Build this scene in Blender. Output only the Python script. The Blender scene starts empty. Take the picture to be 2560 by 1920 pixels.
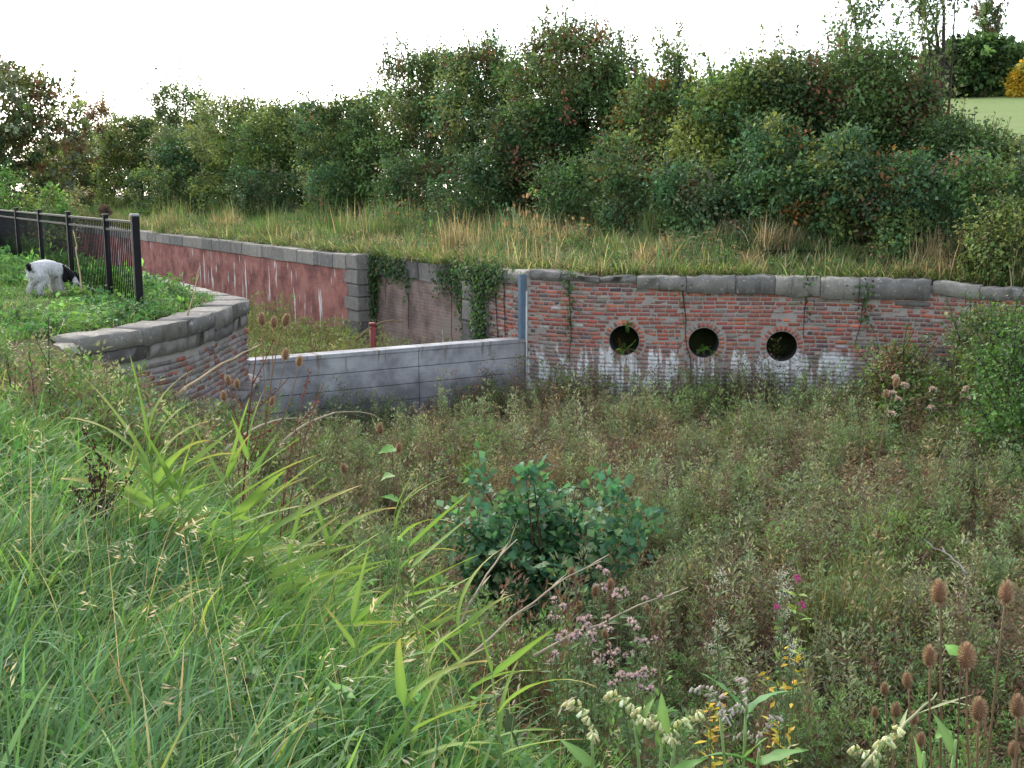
import bpy, bmesh, math
import numpy as np
from mathutils import Vector, Matrix, Euler

# ------------------------------------------------------------------ camera, sky, sun, exposure
SC = bpy.context.scene
COL = SC.collection
EYE = 1.6
FPX = 2800.0                      # focal length in pixels of the 2560 px wide photograph
PITCH = math.atan(478 / FPX)      # horizon lies on photo row 482
cam_d = bpy.data.cameras.new("camera")
cam_d.sensor_width = 36.0
cam_d.lens = 36.0 * FPX / 2560.0
cam_d.clip_start = 0.1
cam_d.clip_end = 2000.0
cam = bpy.data.objects.new("camera", cam_d)
cam.location = (0, 0, EYE)
cam.rotation_euler = (math.pi / 2 - PITCH, 0, 0)
COL.objects.link(cam)
SC.camera = cam

SUN_EL, SUN_AZ = math.radians(38), math.radians(-28)      # low behind the hedge, veiled by cloud
world = bpy.data.worlds.new("World")
SC.world = world
world.use_nodes = True
wnt = world.node_tree
wnt.nodes.clear()
sky = wnt.nodes.new("ShaderNodeTexSky")
sky.sky_type = 'NISHITA'
sky.sun_disc = False
sky.sun_elevation = SUN_EL
sky.sun_rotation = SUN_AZ
sky.air_density = 1.0
sky.dust_density = 1.5
sky.ozone_density = 1.0
bg = wnt.nodes.new("ShaderNodeBackground")
bg.inputs["Strength"].default_value = 0.15
wo = wnt.nodes.new("ShaderNodeOutputWorld")
veil = wnt.nodes.new("ShaderNodeHueSaturation")           # thin even cloud takes most of the blue out
veil.inputs["Saturation"].default_value = 0.45
wnt.links.new(sky.outputs[0], veil.inputs["Color"])
wnt.links.new(veil.outputs[0], bg.inputs["Color"])
wnt.links.new(bg.outputs[0], wo.inputs["Surface"])

sun_d = bpy.data.lights.new("sun", 'SUN')
sun_d.energy = 1.1
sun_d.angle = math.radians(25)
sun_d.color = (1.0, 0.93, 0.82)
sun = bpy.data.objects.new("sun", sun_d)
sdir = Vector((math.sin(SUN_AZ) * math.cos(SUN_EL), math.cos(SUN_AZ) * math.cos(SUN_EL), math.sin(SUN_EL)))
sun.rotation_euler = sdir.to_track_quat('Z', 'Y').to_euler()
sun.location = (0, 0, 30)
COL.objects.link(sun)

SC.view_settings.view_transform = 'Standard'
SC.view_settings.look = 'None'
SC.view_settings.exposure = 1.7
SC.view_settings.gamma = 1.0
SC.view_settings.use_curve_mapping = False
SC.cycles.max_bounces = 4
SC.cycles.diffuse_bounces = 2
SC.cycles.transmission_bounces = 2
SC.cycles.transparent_max_bounces = 4

# ------------------------------------------------------------------ helpers
R = np.random.default_rng(11)
SP, CP = math.sin(PITCH), math.cos(PITCH)


def ray(px, py):
    u, v = (px - 1280) / FPX, -(py - 960) / FPX
    return np.array([u, CP + v * SP, -SP + v * CP])


def at_z(px, py, z):
    d = ray(px, py)
    t = (z - EYE) / d[2]
    return np.array([d[0] * t, d[1] * t, z])


def at_y(px, py, y):
    d = ray(px, py)
    t = y / d[1]
    return np.array([d[0] * t, y, EYE + d[2] * t])


def sstep(e0, e1, x):
    t = np.clip((x - e0) / (e1 - e0), 0, 1)
    return t * t * (3 - 2 * t)


def unit(v):
    return v / np.maximum(np.linalg.norm(v, axis=-1, keepdims=True), 1e-9)


def jit(n, s):
    return R.normal(0, s, n)


def tag(o, label=None, cat=None, group=None, kind=None):
    if label: o["label"] = label
    if cat: o["category"] = cat
    if group: o["group"] = group
    if kind: o["kind"] = kind
    return o


def link(o, parent=None):
    COL.objects.link(o)
    if parent is not None:
        o.parent = parent
    return o


def empty(name, loc, rz=0.0):
    o = bpy.data.objects.new(name, None)
    o.empty_display_size = 0.2
    o.location = loc
    o.rotation_euler = (0, 0, rz)
    return link(o)


def mesh_obj(name, me, mat, parent=None):
    if mat is not None and not me.materials:
        me.materials.append(mat)
    return link(bpy.data.objects.new(name, me), parent)


def raw_mesh(name, co, tris, col=None, smooth=False):
    me = bpy.data.meshes.new(name)
    co = np.ascontiguousarray(co, np.float32)
    tris = np.ascontiguousarray(tris, np.int32)
    me.vertices.add(len(co))
    me.vertices.foreach_set("co", co.ravel())
    me.loops.add(tris.size)
    me.loops.foreach_set("vertex_index", tris.ravel())
    me.polygons.add(len(tris))
    me.polygons.foreach_set("loop_start", np.arange(0, tris.size, 3, dtype=np.int32))
    if smooth:
        me.polygons.foreach_set("use_smooth", np.ones(len(tris), bool))
    if col is not None:
        a = me.color_attributes.new("col", 'FLOAT_COLOR', 'POINT')
        c4 = np.ones((len(co), 4), np.float32)
        c4[:, :3] = np.clip(col, 0, 1)
        a.data.foreach_set("color", c4.ravel())
    me.update(calc_edges=True)
    return me


class Soup:
    """collects leaves, blades, tubes; builds one mesh"""
    def __init__(s):
        s.v, s.t, s.c, s.n = [], [], [], 0

    def add(s, v, t, c):
        s.v.append(v.reshape(-1, 3)); s.t.append(t.reshape(-1, 3) + s.n)
        s.c.append(np.broadcast_to(c, v.reshape(-1, 3).shape)); s.n += v.size // 3

    def leaves(s, p, d, nrm, L, W, c, fold=0.25, droop=0.0, wide=0.45):
        """diamond leaves with a fold; p base, d direction"""
        n = len(p)
        if n == 0: return
        d = unit(d)
        side = unit(np.cross(d, nrm)); up = np.cross(side, d)
        L = np.broadcast_to(L, n)[:, None]; W = np.broadcast_to(W, n)[:, None]
        m = p + d * L * wide
        v = np.stack([p, m + side * W / 2 + up * W * fold, p + d * L - up * L * droop, m - side * W / 2 + up * W * fold], 1)
        i = np.arange(n)[:, None] * 4
        t = np.stack([i + [0, 1, 2], i + [0, 2, 3]], 1)
        cc = np.repeat(c[:, None, :], 4, 1)
        s.add(v, t, cc.reshape(-1, 3))

    def blades(s, p, az, lean, curl, L, W, c, K=3, ctip=None, twist=0.5):
        n = len(p)
        if n == 0: return
        lean = np.broadcast_to(lean, n); curl = np.broadcast_to(curl, n)
        L = np.broadcast_to(L, n); W = np.broadcast_to(W, n)
        h = np.stack([np.cos(az), np.sin(az), 0 * az], 1)
        sa = az + math.pi / 2 + R.normal(0, twist, n)
        sd = np.stack([np.cos(sa), np.sin(sa), 0 * az], 1)
        pos = p.copy(); vs = []; cs = []
        if ctip is None: ctip = c
        for k in range(K + 1):
            f = k / K
            w = W * (1 - f ** 2.2) * (0.55 + 0.45 * min(1, f * 3)) * 0.5
            col = c + (ctip - c) * f ** 1.5
            if k < K:
                vs += [pos - sd * w[:, None], pos + sd * w[:, None]]; cs += [col, col]
            else:
                vs.append(pos); cs.append(col)
            th = lean + curl * (f + 0.5 / K)
            pos = pos + (h * np.sin(th)[:, None] + np.array([0, 0, 1.0]) * np.cos(th)[:, None]) * (L / K)[:, None]
        v = np.stack(vs, 1); cc = np.stack(cs, 1)
        m = 2 * K + 1
        i = np.arange(n)[:, None] * m
        tl = []
        for k in range(K - 1):
            a = 2 * k
            tl += [i + [a, a + 1, a + 3], i + [a, a + 3, a + 2]]
        a = 2 * (K - 1)
        tl.append(i + [a, a + 1, a + 2])
        s.add(v, np.stack(tl, 1), cc.reshape(-1, 3))

    def tube(s, pts, rad, c, sides=6, cap=True):
        pts = np.asarray(pts, float); k = len(pts)
        rad = np.broadcast_to(rad, k)
        tan = unit(np.gradient(pts, axis=0))
        ref = np.array([0.31, 0.17, 0.93]) if abs(tan[0][2]) < 0.9 else np.array([0.93, 0.21, 0.1])
        x = unit(np.cross(tan, ref)); y = np.cross(tan, x)
        a = np.linspace(0, 2 * math.pi, sides, endpoint=False)
        v = pts[:, None] + (x[:, None] * np.cos(a)[None, :, None] + y[:, None] * np.sin(a)[None, :, None]) * rad[:, None, None]
        t = []
        for i in range(k - 1):
            for j in range(sides):
                q = (j + 1) % sides
                t += [[i * sides + j, i * sides + q, (i + 1) * sides + q], [i * sides + j, (i + 1) * sides + q, (i + 1) * sides + j]]
        if cap:
            for j in range(1, sides - 1):
                t.append([(k - 1) * sides, (k - 1) * sides + j, (k - 1) * sides + j + 1])
                t.append([0, j + 1, j])
        c = np.asarray(c, float)
        s.add(v, np.array(t), c if c.ndim == 1 else np.repeat(c, sides, 0))

    def mesh(s, name, smooth=False):
        return raw_mesh(name, np.concatenate(s.v), np.concatenate(s.t), np.concatenate(s.c), smooth)

    def obj(s, name, mat, parent=None, smooth=False):
        return mesh_obj(name, s.mesh(name, smooth), mat, parent)


def colors(pal, n, jitter=0.18):
    """pick n colours out of [(rgb, weight)...] with a little spread"""
    w = np.array([q[1] for q in pal], float); w /= w.sum()
    c = np.array([q[0] for q in pal], float)[R.choice(len(pal), n, p=w)]
    return np.clip(c * np.exp(R.normal(0, jitter, (n, 1))) * np.exp(R.normal(0, jitter * 0.35, (n, 3))), 0, 1)


def bezier(p0, p1, p2, n=6):
    t = np.linspace(0, 1, n)[:, None]
    return (1 - t) ** 2 * np.asarray(p0) + 2 * t * (1 - t) * np.asarray(p1) + t * t * np.asarray(p2)


def catmull(pts, step=0.1):
    P = np.array(pts, float)
    P = np.vstack([2 * P[0] - P[1], P, 2 * P[-1] - P[-2]])
    out = []
    for i in range(1, len(P) - 2):
        n = max(2, int(np.linalg.norm(P[i + 1] - P[i]) / step))
        for t in np.linspace(0, 1, n, endpoint=False):
            a, b, c, d = P[i - 1], P[i], P[i + 1], P[i + 2]
            out.append(0.5 * ((2 * b) + (c - a) * t + (2 * a - 5 * b + 4 * c - d) * t * t + (3 * b - a - 3 * c + d) * t ** 3))
    out.append(P[-2])
    return np.array(out)


class Path:
    """plan curve: s -> point, tangent; face normal is to the right of travel"""
    def __init__(s, pts):
        s.p = np.array(pts, float)
        s.s = np.concatenate([[0], np.cumsum(np.linalg.norm(np.diff(s.p, axis=0), axis=1))])
        s.len = s.s[-1]

    def at(s, q):
        q = np.asarray(q, float)
        return np.stack([np.interp(q, s.s, s.p[:, 0]), np.interp(q, s.s, s.p[:, 1])], -1)

    def tan(s, q):
        return unit(s.at(np.asarray(q) + 0.05) - s.at(np.asarray(q) - 0.05))

    def nor(s, q):
        t = s.tan(q)
        return np.stack([t[..., 1], -t[..., 0]], -1)


def patch(pool, k, half, smin=.8, smax=1.25):
    """several tufts gathered into one square patch"""
    out = Soup()
    for i in range(k):
        t = pool[R.integers(len(pool))]
        an = R.uniform(0, 6.28); sc = R.uniform(smin, smax); ca, sa = math.cos(an) * sc, math.sin(an) * sc
        m = np.array([[ca, sa, 0], [-sa, ca, 0], [0, 0, sc * R.uniform(.85, 1.2)]])
        off = np.array([R.uniform(-half, half), R.uniform(-half, half), 0])
        V = np.concatenate(t.v) @ m + off
        out.add(V, np.concatenate(t.t), np.concatenate(t.c))
    return out


def grid_spots(x0, x1, y0, y1, step, ok):
    """jittered grid of patch centres"""
    X, Y = np.meshgrid(np.arange(x0, x1, step), np.arange(y0, y1, step))
    p = np.column_stack([X.ravel(), Y.ravel()]) + R.uniform(-.22 * step, .22 * step, (X.size, 2))
    return p[ok(p[:, 0], p[:, 1])]


def lie_on(p, turn, land, e=.25, cap=.85):
    """euler angles that lay a patch on the slope of the land"""
    gx = (land(p[:, 0] + e, p[:, 1]) - land(p[:, 0] - e, p[:, 1])) / (2 * e)
    gy = (land(p[:, 0], p[:, 1] + e) - land(p[:, 0], p[:, 1] - e)) / (2 * e)
    gl = np.hypot(gx, gy); k = np.minimum(1, cap / np.maximum(gl, 1e-6)); gx, gy = gx * k, gy * k
    out = np.zeros((len(p), 3))
    for i in range(len(p)):
        q = Vector((0, 0, 1)).rotation_difference(Vector((-gx[i], -gy[i], 1)).normalized()).to_matrix() @ Matrix.Rotation(turn[i], 3, 'Z')
        out[i] = q.to_euler()
    return out


def scatter_stuff(name, label, cat, mat, soups, pts, rz, scl, idx):
    """uncountable plants: a point for each tuft, tuft meshes set on the points by geometry nodes"""
    coll = bpy.data.collections.new(name + "_tufts")
    for i, sp in enumerate(soups):
        me = sp.mesh(name + "_tuft"); me.materials.append(mat)
        coll.objects.link(bpy.data.objects.new("%s_tuft_%03d" % (name, i), me))
    n = len(pts)
    me = bpy.data.meshes.new(name)
    me.vertices.add(n)
    me.vertices.foreach_set("co", np.ascontiguousarray(pts, np.float32).ravel())
    a = me.attributes.new("turn", 'FLOAT_VECTOR', 'POINT'); v = np.zeros((n, 3), np.float32); v[:, 2 if np.ndim(rz) == 1 else slice(0, 3)] = rz; a.data.foreach_set("vector", v.ravel())
    a = me.attributes.new("size", 'FLOAT_VECTOR', 'POINT'); v = np.broadcast_to(np.asarray(scl, np.float32).reshape(n, -1), (n, 3)); a.data.foreach_set("vector", np.ascontiguousarray(v).ravel())
    a = me.attributes.new("pick", 'INT', 'POINT'); a.data.foreach_set("value", np.asarray(idx, np.int32))
    o = link(bpy.data.objects.new(name, me))
    me.materials.append(mat)
    ng = bpy.data.node_groups.new(name, 'GeometryNodeTree')
    ng.interface.new_socket("Geometry", in_out='INPUT', socket_type='NodeSocketGeometry')
    ng.interface.new_socket("Geometry", in_out='OUTPUT', socket_type='NodeSocketGeometry')
    gi, go = ng.nodes.new("NodeGroupInput"), ng.nodes.new("NodeGroupOutput")
    ci = ng.nodes.new("GeometryNodeCollectionInfo"); ci.inputs["Collection"].default_value = coll
    ci.inputs["Separate Children"].default_value = True; ci.inputs["Reset Children"].default_value = True
    ip = ng.nodes.new("GeometryNodeInstanceOnPoints"); ip.inputs["Pick Instance"].default_value = True
    def attr(nm, typ):
        x = ng.nodes.new("GeometryNodeInputNamedAttribute"); x.data_type = typ; x.inputs["Name"].default_value = nm
        return [q for q in x.outputs if q.enabled][0]
    ng.links.new(gi.outputs[0], ip.inputs["Points"]); ng.links.new(ci.outputs[0], ip.inputs["Instance"])
    ng.links.new(attr("pick", 'INT'), ip.inputs["Instance Index"]); ng.links.new(attr("turn", 'FLOAT_VECTOR'), ip.inputs["Rotation"])
    ng.links.new(attr("size", 'FLOAT_VECTOR'), ip.inputs["Scale"])
    ng.links.new(ip.outputs[0], go.inputs[0])
    md = o.modifiers.new("tufts", 'NODES'); md.node_group = ng
    return tag(o, label, cat, None, "stuff")


# ------------------------------------------------------------------ materials
def new_mat(name):
    m = bpy.data.materials.new(name)
    m.use_nodes = True
    nt = m.node_tree
    nt.nodes.clear()
    out = nt.nodes.new("ShaderNodeOutputMaterial")
    return m, nt, out


class G:
    """tiny node-graph helper"""
    def __init__(s, nt): s.nt = nt

    def n(s, typ, **kw):
        x = s.nt.nodes.new("ShaderNode" + typ)
        for k, v in kw.items():
            if k.startswith("_"):
                setattr(x, k[1:], v)
            else:
                s.set(x.inputs[k.replace("__", " ")], v)
        return x

    def set(s, sock, v):
        if isinstance(v, bpy.types.NodeSocket): s.nt.links.new(v, sock)
        elif isinstance(v, bpy.types.Node): s.nt.links.new(v.outputs[0], sock)
        else: sock.default_value = v

    def math(s, op, a, b=0.0, c=None):
        x = s.nt.nodes.new("ShaderNodeMath"); x.operation = op
        s.set(x.inputs[0], a); s.set(x.inputs[1], b)
        if c is not None: s.set(x.inputs[2], c)
        return x.outputs[0]

    def mix(s, f, a, b, mode='MIX'):
        x = s.nt.nodes.new("ShaderNodeMix"); x.data_type = 'RGBA'; x.blend_type = mode
        s.set(x.inputs[0], f)
        for i, v in ((6, a), (7, b)):
            s.set(x.inputs[i], v if not isinstance(v, tuple) else (*v[:3], 1.0))
        return x.outputs[2]

    def ramp(s, f, e0, e1):
        x = s.nt.nodes.new("ShaderNodeMapRange"); x.interpolation_type = 'SMOOTHSTEP'
        s.set(x.inputs[0], f); s.set(x.inputs[1], e0); s.set(x.inputs[2], e1)
        return x.outputs[0]

    def noise(s, vec, scale, detail=4.0, rough=0.6):
        x = s.nt.nodes.new("ShaderNodeTexNoise")
        if vec is not None: s.set(x.inputs["Vector"], vec)
        x.inputs["Scale"].default_value = scale; x.inputs["Detail"].default_value = detail
        x.inputs["Roughness"].default_value = rough
        return x.outputs[0]

    def xyz(s, v):
        x = s.nt.nodes.new("ShaderNodeSeparateXYZ"); s.set(x.inputs[0], v); return x.outputs

    def vec(s, a, b, c):
        x = s.nt.nodes.new("ShaderNodeCombineXYZ")
        for i, q in enumerate((a, b, c)): s.set(x.inputs[i], q)
        return x.outputs[0]

    def bump(s, h, strength=0.5, dist=0.01):
        return s.n("Bump", Strength=strength, Distance=dist, Height=h).outputs[0]


def finish(nt, out, g, color, rough=0.8, normal=None, spec=0.3, metal=0.0):
    b = g.n("BsdfPrincipled", Base__Color=color, Roughness=rough)
    b.inputs["Specular IOR Level"].default_value = spec
    b.inputs["Metallic"].default_value = metal
    if normal is not None: g.set(b.inputs["Normal"], normal)
    nt.links.new(b.outputs[0], out.inputs[0])
    return b


def leaf_mat(name, trans=0.35, rough=0.5, spec=0.35, gain=1.0):
    m, nt, out = new_mat(name); g = G(nt)
    a = g.n("Attribute", _attribute_name="col")
    geo = g.n("NewGeometry")
    v = g.noise(geo.outputs["Position"], 3.0, 2.0)
    c = g.mix(1.0, a.outputs["Color"], g.mix(v, (0.72, 0.76, 0.74), (1.22, 1.2, 1.12)), 'MULTIPLY')
    if gain != 1.0: c = g.mix(1.0, c, (gain, gain, gain), 'MULTIPLY')
    b = g.n("BsdfPrincipled", Base__Color=c, Roughness=rough)
    b.inputs["Specular IOR Level"].default_value = spec
    tr = g.n("BsdfTranslucent", Color=g.mix(1.0, c, (1.05, 1.1, 0.75), 'MULTIPLY'))
    mx = g.n("MixShader", Fac=trans)
    nt.links.new(b.outputs[0], mx.inputs[1]); nt.links.new(tr.outputs[0], mx.inputs[2])
    nt.links.new(mx.outputs[0], out.inputs[0])
    return m


def attr_mat(name, rough=0.8, spec=0.2, bump=0.0, scale=30.0):
    m, nt, out = new_mat(name); g = G(nt)
    a = g.n("Attribute", _attribute_name="col")
    tc = g.n("TexCoord")
    v = g.noise(tc.outputs["Object"], scale, 4.0)
    c = g.mix(1.0, a.outputs["Color"], g.mix(v, (0.6, 0.6, 0.6), (1.4, 1.4, 1.4)), 'MULTIPLY')
    finish(nt, out, g, c, rough, g.bump(v, bump, 0.01) if bump else None, spec)
    return m


M = {}
M['leaf'] = leaf_mat("leaf", 0.35, 0.55, 0.25, 1.32)
M['grass'] = leaf_mat("grass", 0.4, 0.6, 0.22, 1.25)
M['dry'] = leaf_mat("dry_plant", 0.15, 0.8, 0.15)
M['bark'] = attr_mat("bark", 0.9, 0.1, 0.8, 12.0)
M['stem'] = attr_mat("stem", 0.7, 0.25)


def lime_mask(g, lo, hi, dens, seed, amount=1.0):
    """white lime that has run down the wall in streaks; shape fixed to the wall"""
    geo = g.n("NewGeometry")
    x, y, z = g.xyz(geo.outputs["Position"])
    s = g.math('ADD', x, g.math('MULTIPLY', y, 0.83))
    wide = g.noise(g.vec(g.math('MULTIPLY', s, 0.9), seed + 4.0, 0.0), 1.0, 2.0, 0.5)
    run = g.noise(g.vec(g.math('MULTIPLY', s, 6.5), seed, g.math('MULTIPLY', z, 0.9)), 1.0, 3.5, 0.65)
    drip = g.noise(g.vec(g.math('MULTIPLY', s, 17.0), seed, g.math('MULTIPLY', z, 0.9)), 1.0, 2.0, 0.5)
    d = g.math('SUBTRACT', drip, 0.5)
    top = g.math('ADD', hi, g.math('MULTIPLY', g.math('SUBTRACT', run, 0.5), 1.3))
    below = g.ramp(g.math('ADD', z, g.math('MULTIPLY', d, 0.45)), g.math('ADD', top, 0.12), g.math('SUBTRACT', top, 0.1))
    end = g.math('ADD', lo, g.math('MULTIPLY', g.math('SUBTRACT', 0.62, run), 3.0))
    above = g.ramp(g.math('ADD', z, g.math('MULTIPLY', d, 0.7)), g.math('SUBTRACT', end, 0.06), g.math('ADD', end, 0.1))
    keep = g.ramp(g.math('ADD', run, g.math('MULTIPLY', d, 0.45)), 1 - dens - 0.03, 1 - dens + 0.08)
    k2 = g.ramp(wide, 0.36, 0.48)
    m = g.math('MULTIPLY', g.math('MULTIPLY', below, above), g.math('MULTIPLY', keep, k2))
    return g.math('MULTIPLY', m, amount), s, z


def brick_mat(name, lo, hi, dens, seed, attr=True, base=(0.3, 0.27, 0.24), damp=-1.5):
    m, nt, out = new_mat(name); g = G(nt)
    geo = g.n("NewGeometry")
    pos = geo.outputs["Position"]
    if attr:
        c = g.n("Attribute", _attribute_name="col").outputs["Color"]
    else:
        c = base
    grain = g.noise(pos, 45.0, 5.0, 0.7)
    c = g.mix(1.0, c, g.mix(grain, (0.55, 0.55, 0.55), (1.4, 1.4, 1.4)), 'MULTIPLY')
    soot = g.ramp(g.noise(pos, 2.2, 5.0, 0.7), 0.46, 0.68)
    c = g.mix(g.math('MULTIPLY', soot, 0.4), c, (0.2, 0.175, 0.155))
    mask, s, z = lime_mask(g, lo, hi, dens, seed)
    wet = g.ramp(z, damp + 0.25, damp - 0.25)
    c = g.mix(g.math('MULTIPLY', wet, 0.62), c, (0.27, 0.25, 0.225))
    rust = g.math('MULTIPLY', wet, g.ramp(g.noise(g.vec(g.math('MULTIPLY', s, 2.6), seed + 9.0, g.math('MULTIPLY', z, 0.4)), 1.0, 2.0), 0.6, 0.72))
    c = g.mix(g.math('MULTIPLY', rust, 0.6), c, (0.36, 0.2, 0.09))
    c = g.mix(g.math('MULTIPLY', mask, g.math('ADD', 0.6, g.math('MULTIPLY', g.ramp(g.noise(pos, 7.0, 4.0, 0.7), 0.3, 0.6), 0.4))), c, g.mix(grain, (0.58, 0.57, 0.54), (0.85, 0.85, 0.85)))
    finish(nt, out, g, c, 0.9, g.bump(grain, 0.6, 0.006), 0.15)
    return m


M['brick'] = brick_mat("brick", -2.75, -1.48, 0.53, 3.0, damp=-1.45)
M['mortar'] = brick_mat("mortar", -2.75, -1.48, 0.53, 3.0, attr=False, base=(0.34, 0.31, 0.27), damp=-1.45)
M['brick_near'] = brick_mat("brick_near_wall", -2.3, -1.3, 0.5, 17.0, damp=-1.25)
M['mortar_near'] = brick_mat("mortar_near_wall", -2.3, -1.3, 0.5, 17.0, attr=False, base=(0.3, 0.28, 0.25), damp=-1.25)


def stone_mat(name, a, b, lichen=0.4):
    m, nt, out = new_mat(name); g = G(nt)
    geo = g.n("NewGeometry"); pos = geo.outputs["Position"]
    oi = g.n("ObjectInfo")
    n1 = g.noise(pos, 6.0, 6.0, 0.7); n2 = g.noise(pos, 38.0, 4.0, 0.7)
    c = g.mix(n1, a, b)
    c = g.mix(1.0, c, g.mix(oi.outputs["Random"], (0.7, 0.7, 0.72), (1.3, 1.28, 1.22)), 'MULTIPLY')
    c = g.mix(1.0, c, g.mix(n2, (0.65, 0.65, 0.65), (1.35, 1.35, 1.35)), 'MULTIPLY')
    lic = g.ramp(g.noise(pos, 15.0, 4.0, 0.6), 0.6, 0.68)
    c = g.mix(g.math('MULTIPLY', lic, lichen), c, (0.52, 0.51, 0.46))
    x, y, z = g.xyz(pos)
    drip = g.ramp(g.noise(g.vec(g.math('MULTIPLY', x, 7.0), g.math('MULTIPLY', y, 7.0), g.math('MULTIPLY', z, 0.8)), 1.0, 3.0), 0.56, 0.7)
    c = g.mix(g.math('MULTIPLY', drip, 0.45), c, (0.075, 0.07, 0.065))
    h = g.math('ADD', n1, g.math('MULTIPLY', n2, 0.5))
    finish(nt, out, g, c, 0.92, g.bump(h, 0.8, 0.02), 0.15)
    return m


M['coping'] = stone_mat("coping_stone", (0.13, 0.125, 0.115), (0.33, 0.31, 0.28), 0.6)
M['quoin'] = stone_mat("quoin_stone", (0.11, 0.1, 0.1), (0.25, 0.235, 0.22), 0.25)


def concrete_mat():
    m, nt, out = new_mat("board_marked_concrete"); g = G(nt)
    geo = g.n("NewGeometry"); pos = geo.outputs["Position"]
    x, y, z = g.xyz(pos)
    s = g.math('ADD', x, g.math('MULTIPLY', y, 0.6))
    n1 = g.noise(pos, 1.6, 5.0, 0.6); n2 = g.noise(pos, 55.0, 3.0, 0.7)
    board = g.noise(g.vec(g.math('MULTIPLY', s, 1.2), 0.0, g.math('MULTIPLY', z, 26.0)), 1.0, 2.0)
    c = g.mix(g.ramp(n1, 0.3, 0.7), (0.17, 0.17, 0.185), (0.4, 0.405, 0.42))
    c = g.mix(1.0, c, g.mix(board, (0.84, 0.84, 0.84), (1.14, 1.14, 1.14)), 'MULTIPLY')
    c = g.mix(1.0, c, g.mix(n2, (0.8, 0.8, 0.8), (1.2, 1.2, 1.2)), 'MULTIPLY')
    drip = g.noise(g.vec(g.math('MULTIPLY', s, 9.0), 1.7, g.math('MULTIPLY', z, 0.7)), 1.0, 3.0)
    brown = g.math('MULTIPLY', g.ramp(drip, 0.56, 0.66), g.ramp(g.math('ADD', z, g.math('MULTIPLY', drip, 0.5)), -1.32, -1.0))
    c = g.mix(g.math('MULTIPLY', brown, 0.75), c, (0.15, 0.105, 0.07))
    damp = g.math('MULTIPLY', g.ramp(g.math('ADD', z, g.math('MULTIPLY', g.math('SUBTRACT', n1, 0.5), 0.9)), -1.55, -2.3), 0.65)
    c = g.mix(damp, c, (0.12, 0.115, 0.125))
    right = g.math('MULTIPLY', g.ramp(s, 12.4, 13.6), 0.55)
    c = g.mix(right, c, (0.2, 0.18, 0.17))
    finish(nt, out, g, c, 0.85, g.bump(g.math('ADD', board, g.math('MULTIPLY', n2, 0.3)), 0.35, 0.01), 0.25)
    return m


M['concrete'] = concrete_mat()


def chamber_brick_mat(name, c1, c2, mortar, limes, grey):
    """brickwork too far off for its bricks to be told apart"""
    m, nt, out = new_mat(name); g = G(nt)
    tc = g.n("TexCoord"); o = tc.outputs["Object"]
    x, y, z = g.xyz(o)
    b = g.nt.nodes.new("ShaderNodeTexBrick")
    g.set(b.inputs["Vector"], g.vec(x, z, 0.0))
    for k, v in (("Color1", c1), ("Color2", c2), ("Mortar", mortar)):
        b.inputs[k].default_value = (*v, 1)
    b.inputs["Scale"].default_value = 1.0
    b.inputs["Brick Width"].default_value = 0.235
    b.inputs["Row Height"].default_value = 0.079
    b.inputs["Mortar Size"].default_value = 0.008
    b.inputs["Bias"].default_value = -0.1
    n1 = g.noise(o, 1.3, 5.0, 0.65); n2 = g.noise(o, 30.0, 3.0)
    c = g.mix(1.0, b.outputs[0], g.mix(g.ramp(n1, 0.3, 0.7), (0.5, 0.5, 0.52), (1.4, 1.36, 1.3)), 'MULTIPLY')
    n3 = g.noise(o, 5.5, 5.0, 0.7)
    c = g.mix(g.math('MULTIPLY', g.ramp(n3, 0.55, 0.7), 0.5), c, (0.27, 0.235, 0.21))
    c = g.mix(g.math('MULTIPLY', g.ramp(n3, 0.42, 0.3), 0.25), c, (0.1, 0.07, 0.065))
    dk = g.noise(g.vec(g.math('MULTIPLY', x, 2.3), 2.0, g.math('MULTIPLY', z, 0.3)), 1.0, 4.0, 0.7)
    c = g.mix(g.math('MULTIPLY', g.ramp(dk, 0.55, 0.7), 0.3), c, (0.085, 0.065, 0.06))
    c = g.mix(g.math('MULTIPLY', g.ramp(n1, 0.48, 0.66), grey), c, (0.21, 0.19, 0.17))
    row = g.noise(g.vec(g.math('MULTIPLY', x, 0.5), 0.0, g.math('MULTIPLY', z, 5.0)), 1.0, 2.0)
    c = g.mix(1.0, c, g.mix(row, (0.82, 0.82, 0.82), (1.18, 1.18, 1.18)), 'MULTIPLY')
    col = g.noise(g.vec(g.math('MULTIPLY', x, 4.0), 5.0, g.math('MULTIPLY', z, 0.45)), 1.0, 3.0, 0.7)
    lim = g.math('MULTIPLY', g.ramp(col, limes, limes + 0.045), g.ramp(z, -0.32, -0.55))
    c = g.mix(g.math('MULTIPLY', lim, 0.9), c, (0.72, 0.72, 0.72))
    finish(nt, out, g, c, 0.9, g.bump(g.math('ADD', b.outputs[1], g.math('MULTIPLY', n2, 0.4)), 0.5, 0.008), 0.15)
    return m


M['chamber'] = chamber_brick_mat("chamber_brick", (0.37, 0.14, 0.115), (0.31, 0.125, 0.105), (0.3, 0.16, 0.14), 0.6, 0.25)
M['recess'] = chamber_brick_mat("recess_brick", (0.3, 0.19, 0.155), (0.25, 0.19, 0.165), (0.3, 0.26, 0.235), 0.64, 0.7)


def plain_mat(name, c, rough=0.5, metal=0.0, spec=0.4, var=0.25, scale=8.0):
    m, nt, out = new_mat(name); g = G(nt)
    tc = g.n("TexCoord")
    n1 = g.noise(tc.outputs["Object"], scale, 4.0)
    cc = g.mix(1.0, c, g.mix(n1, (1 - var,) * 3, (1 + var,) * 3), 'MULTIPLY')
    finish(nt, out, g, cc, rough, None, spec, metal)
    return m


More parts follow.
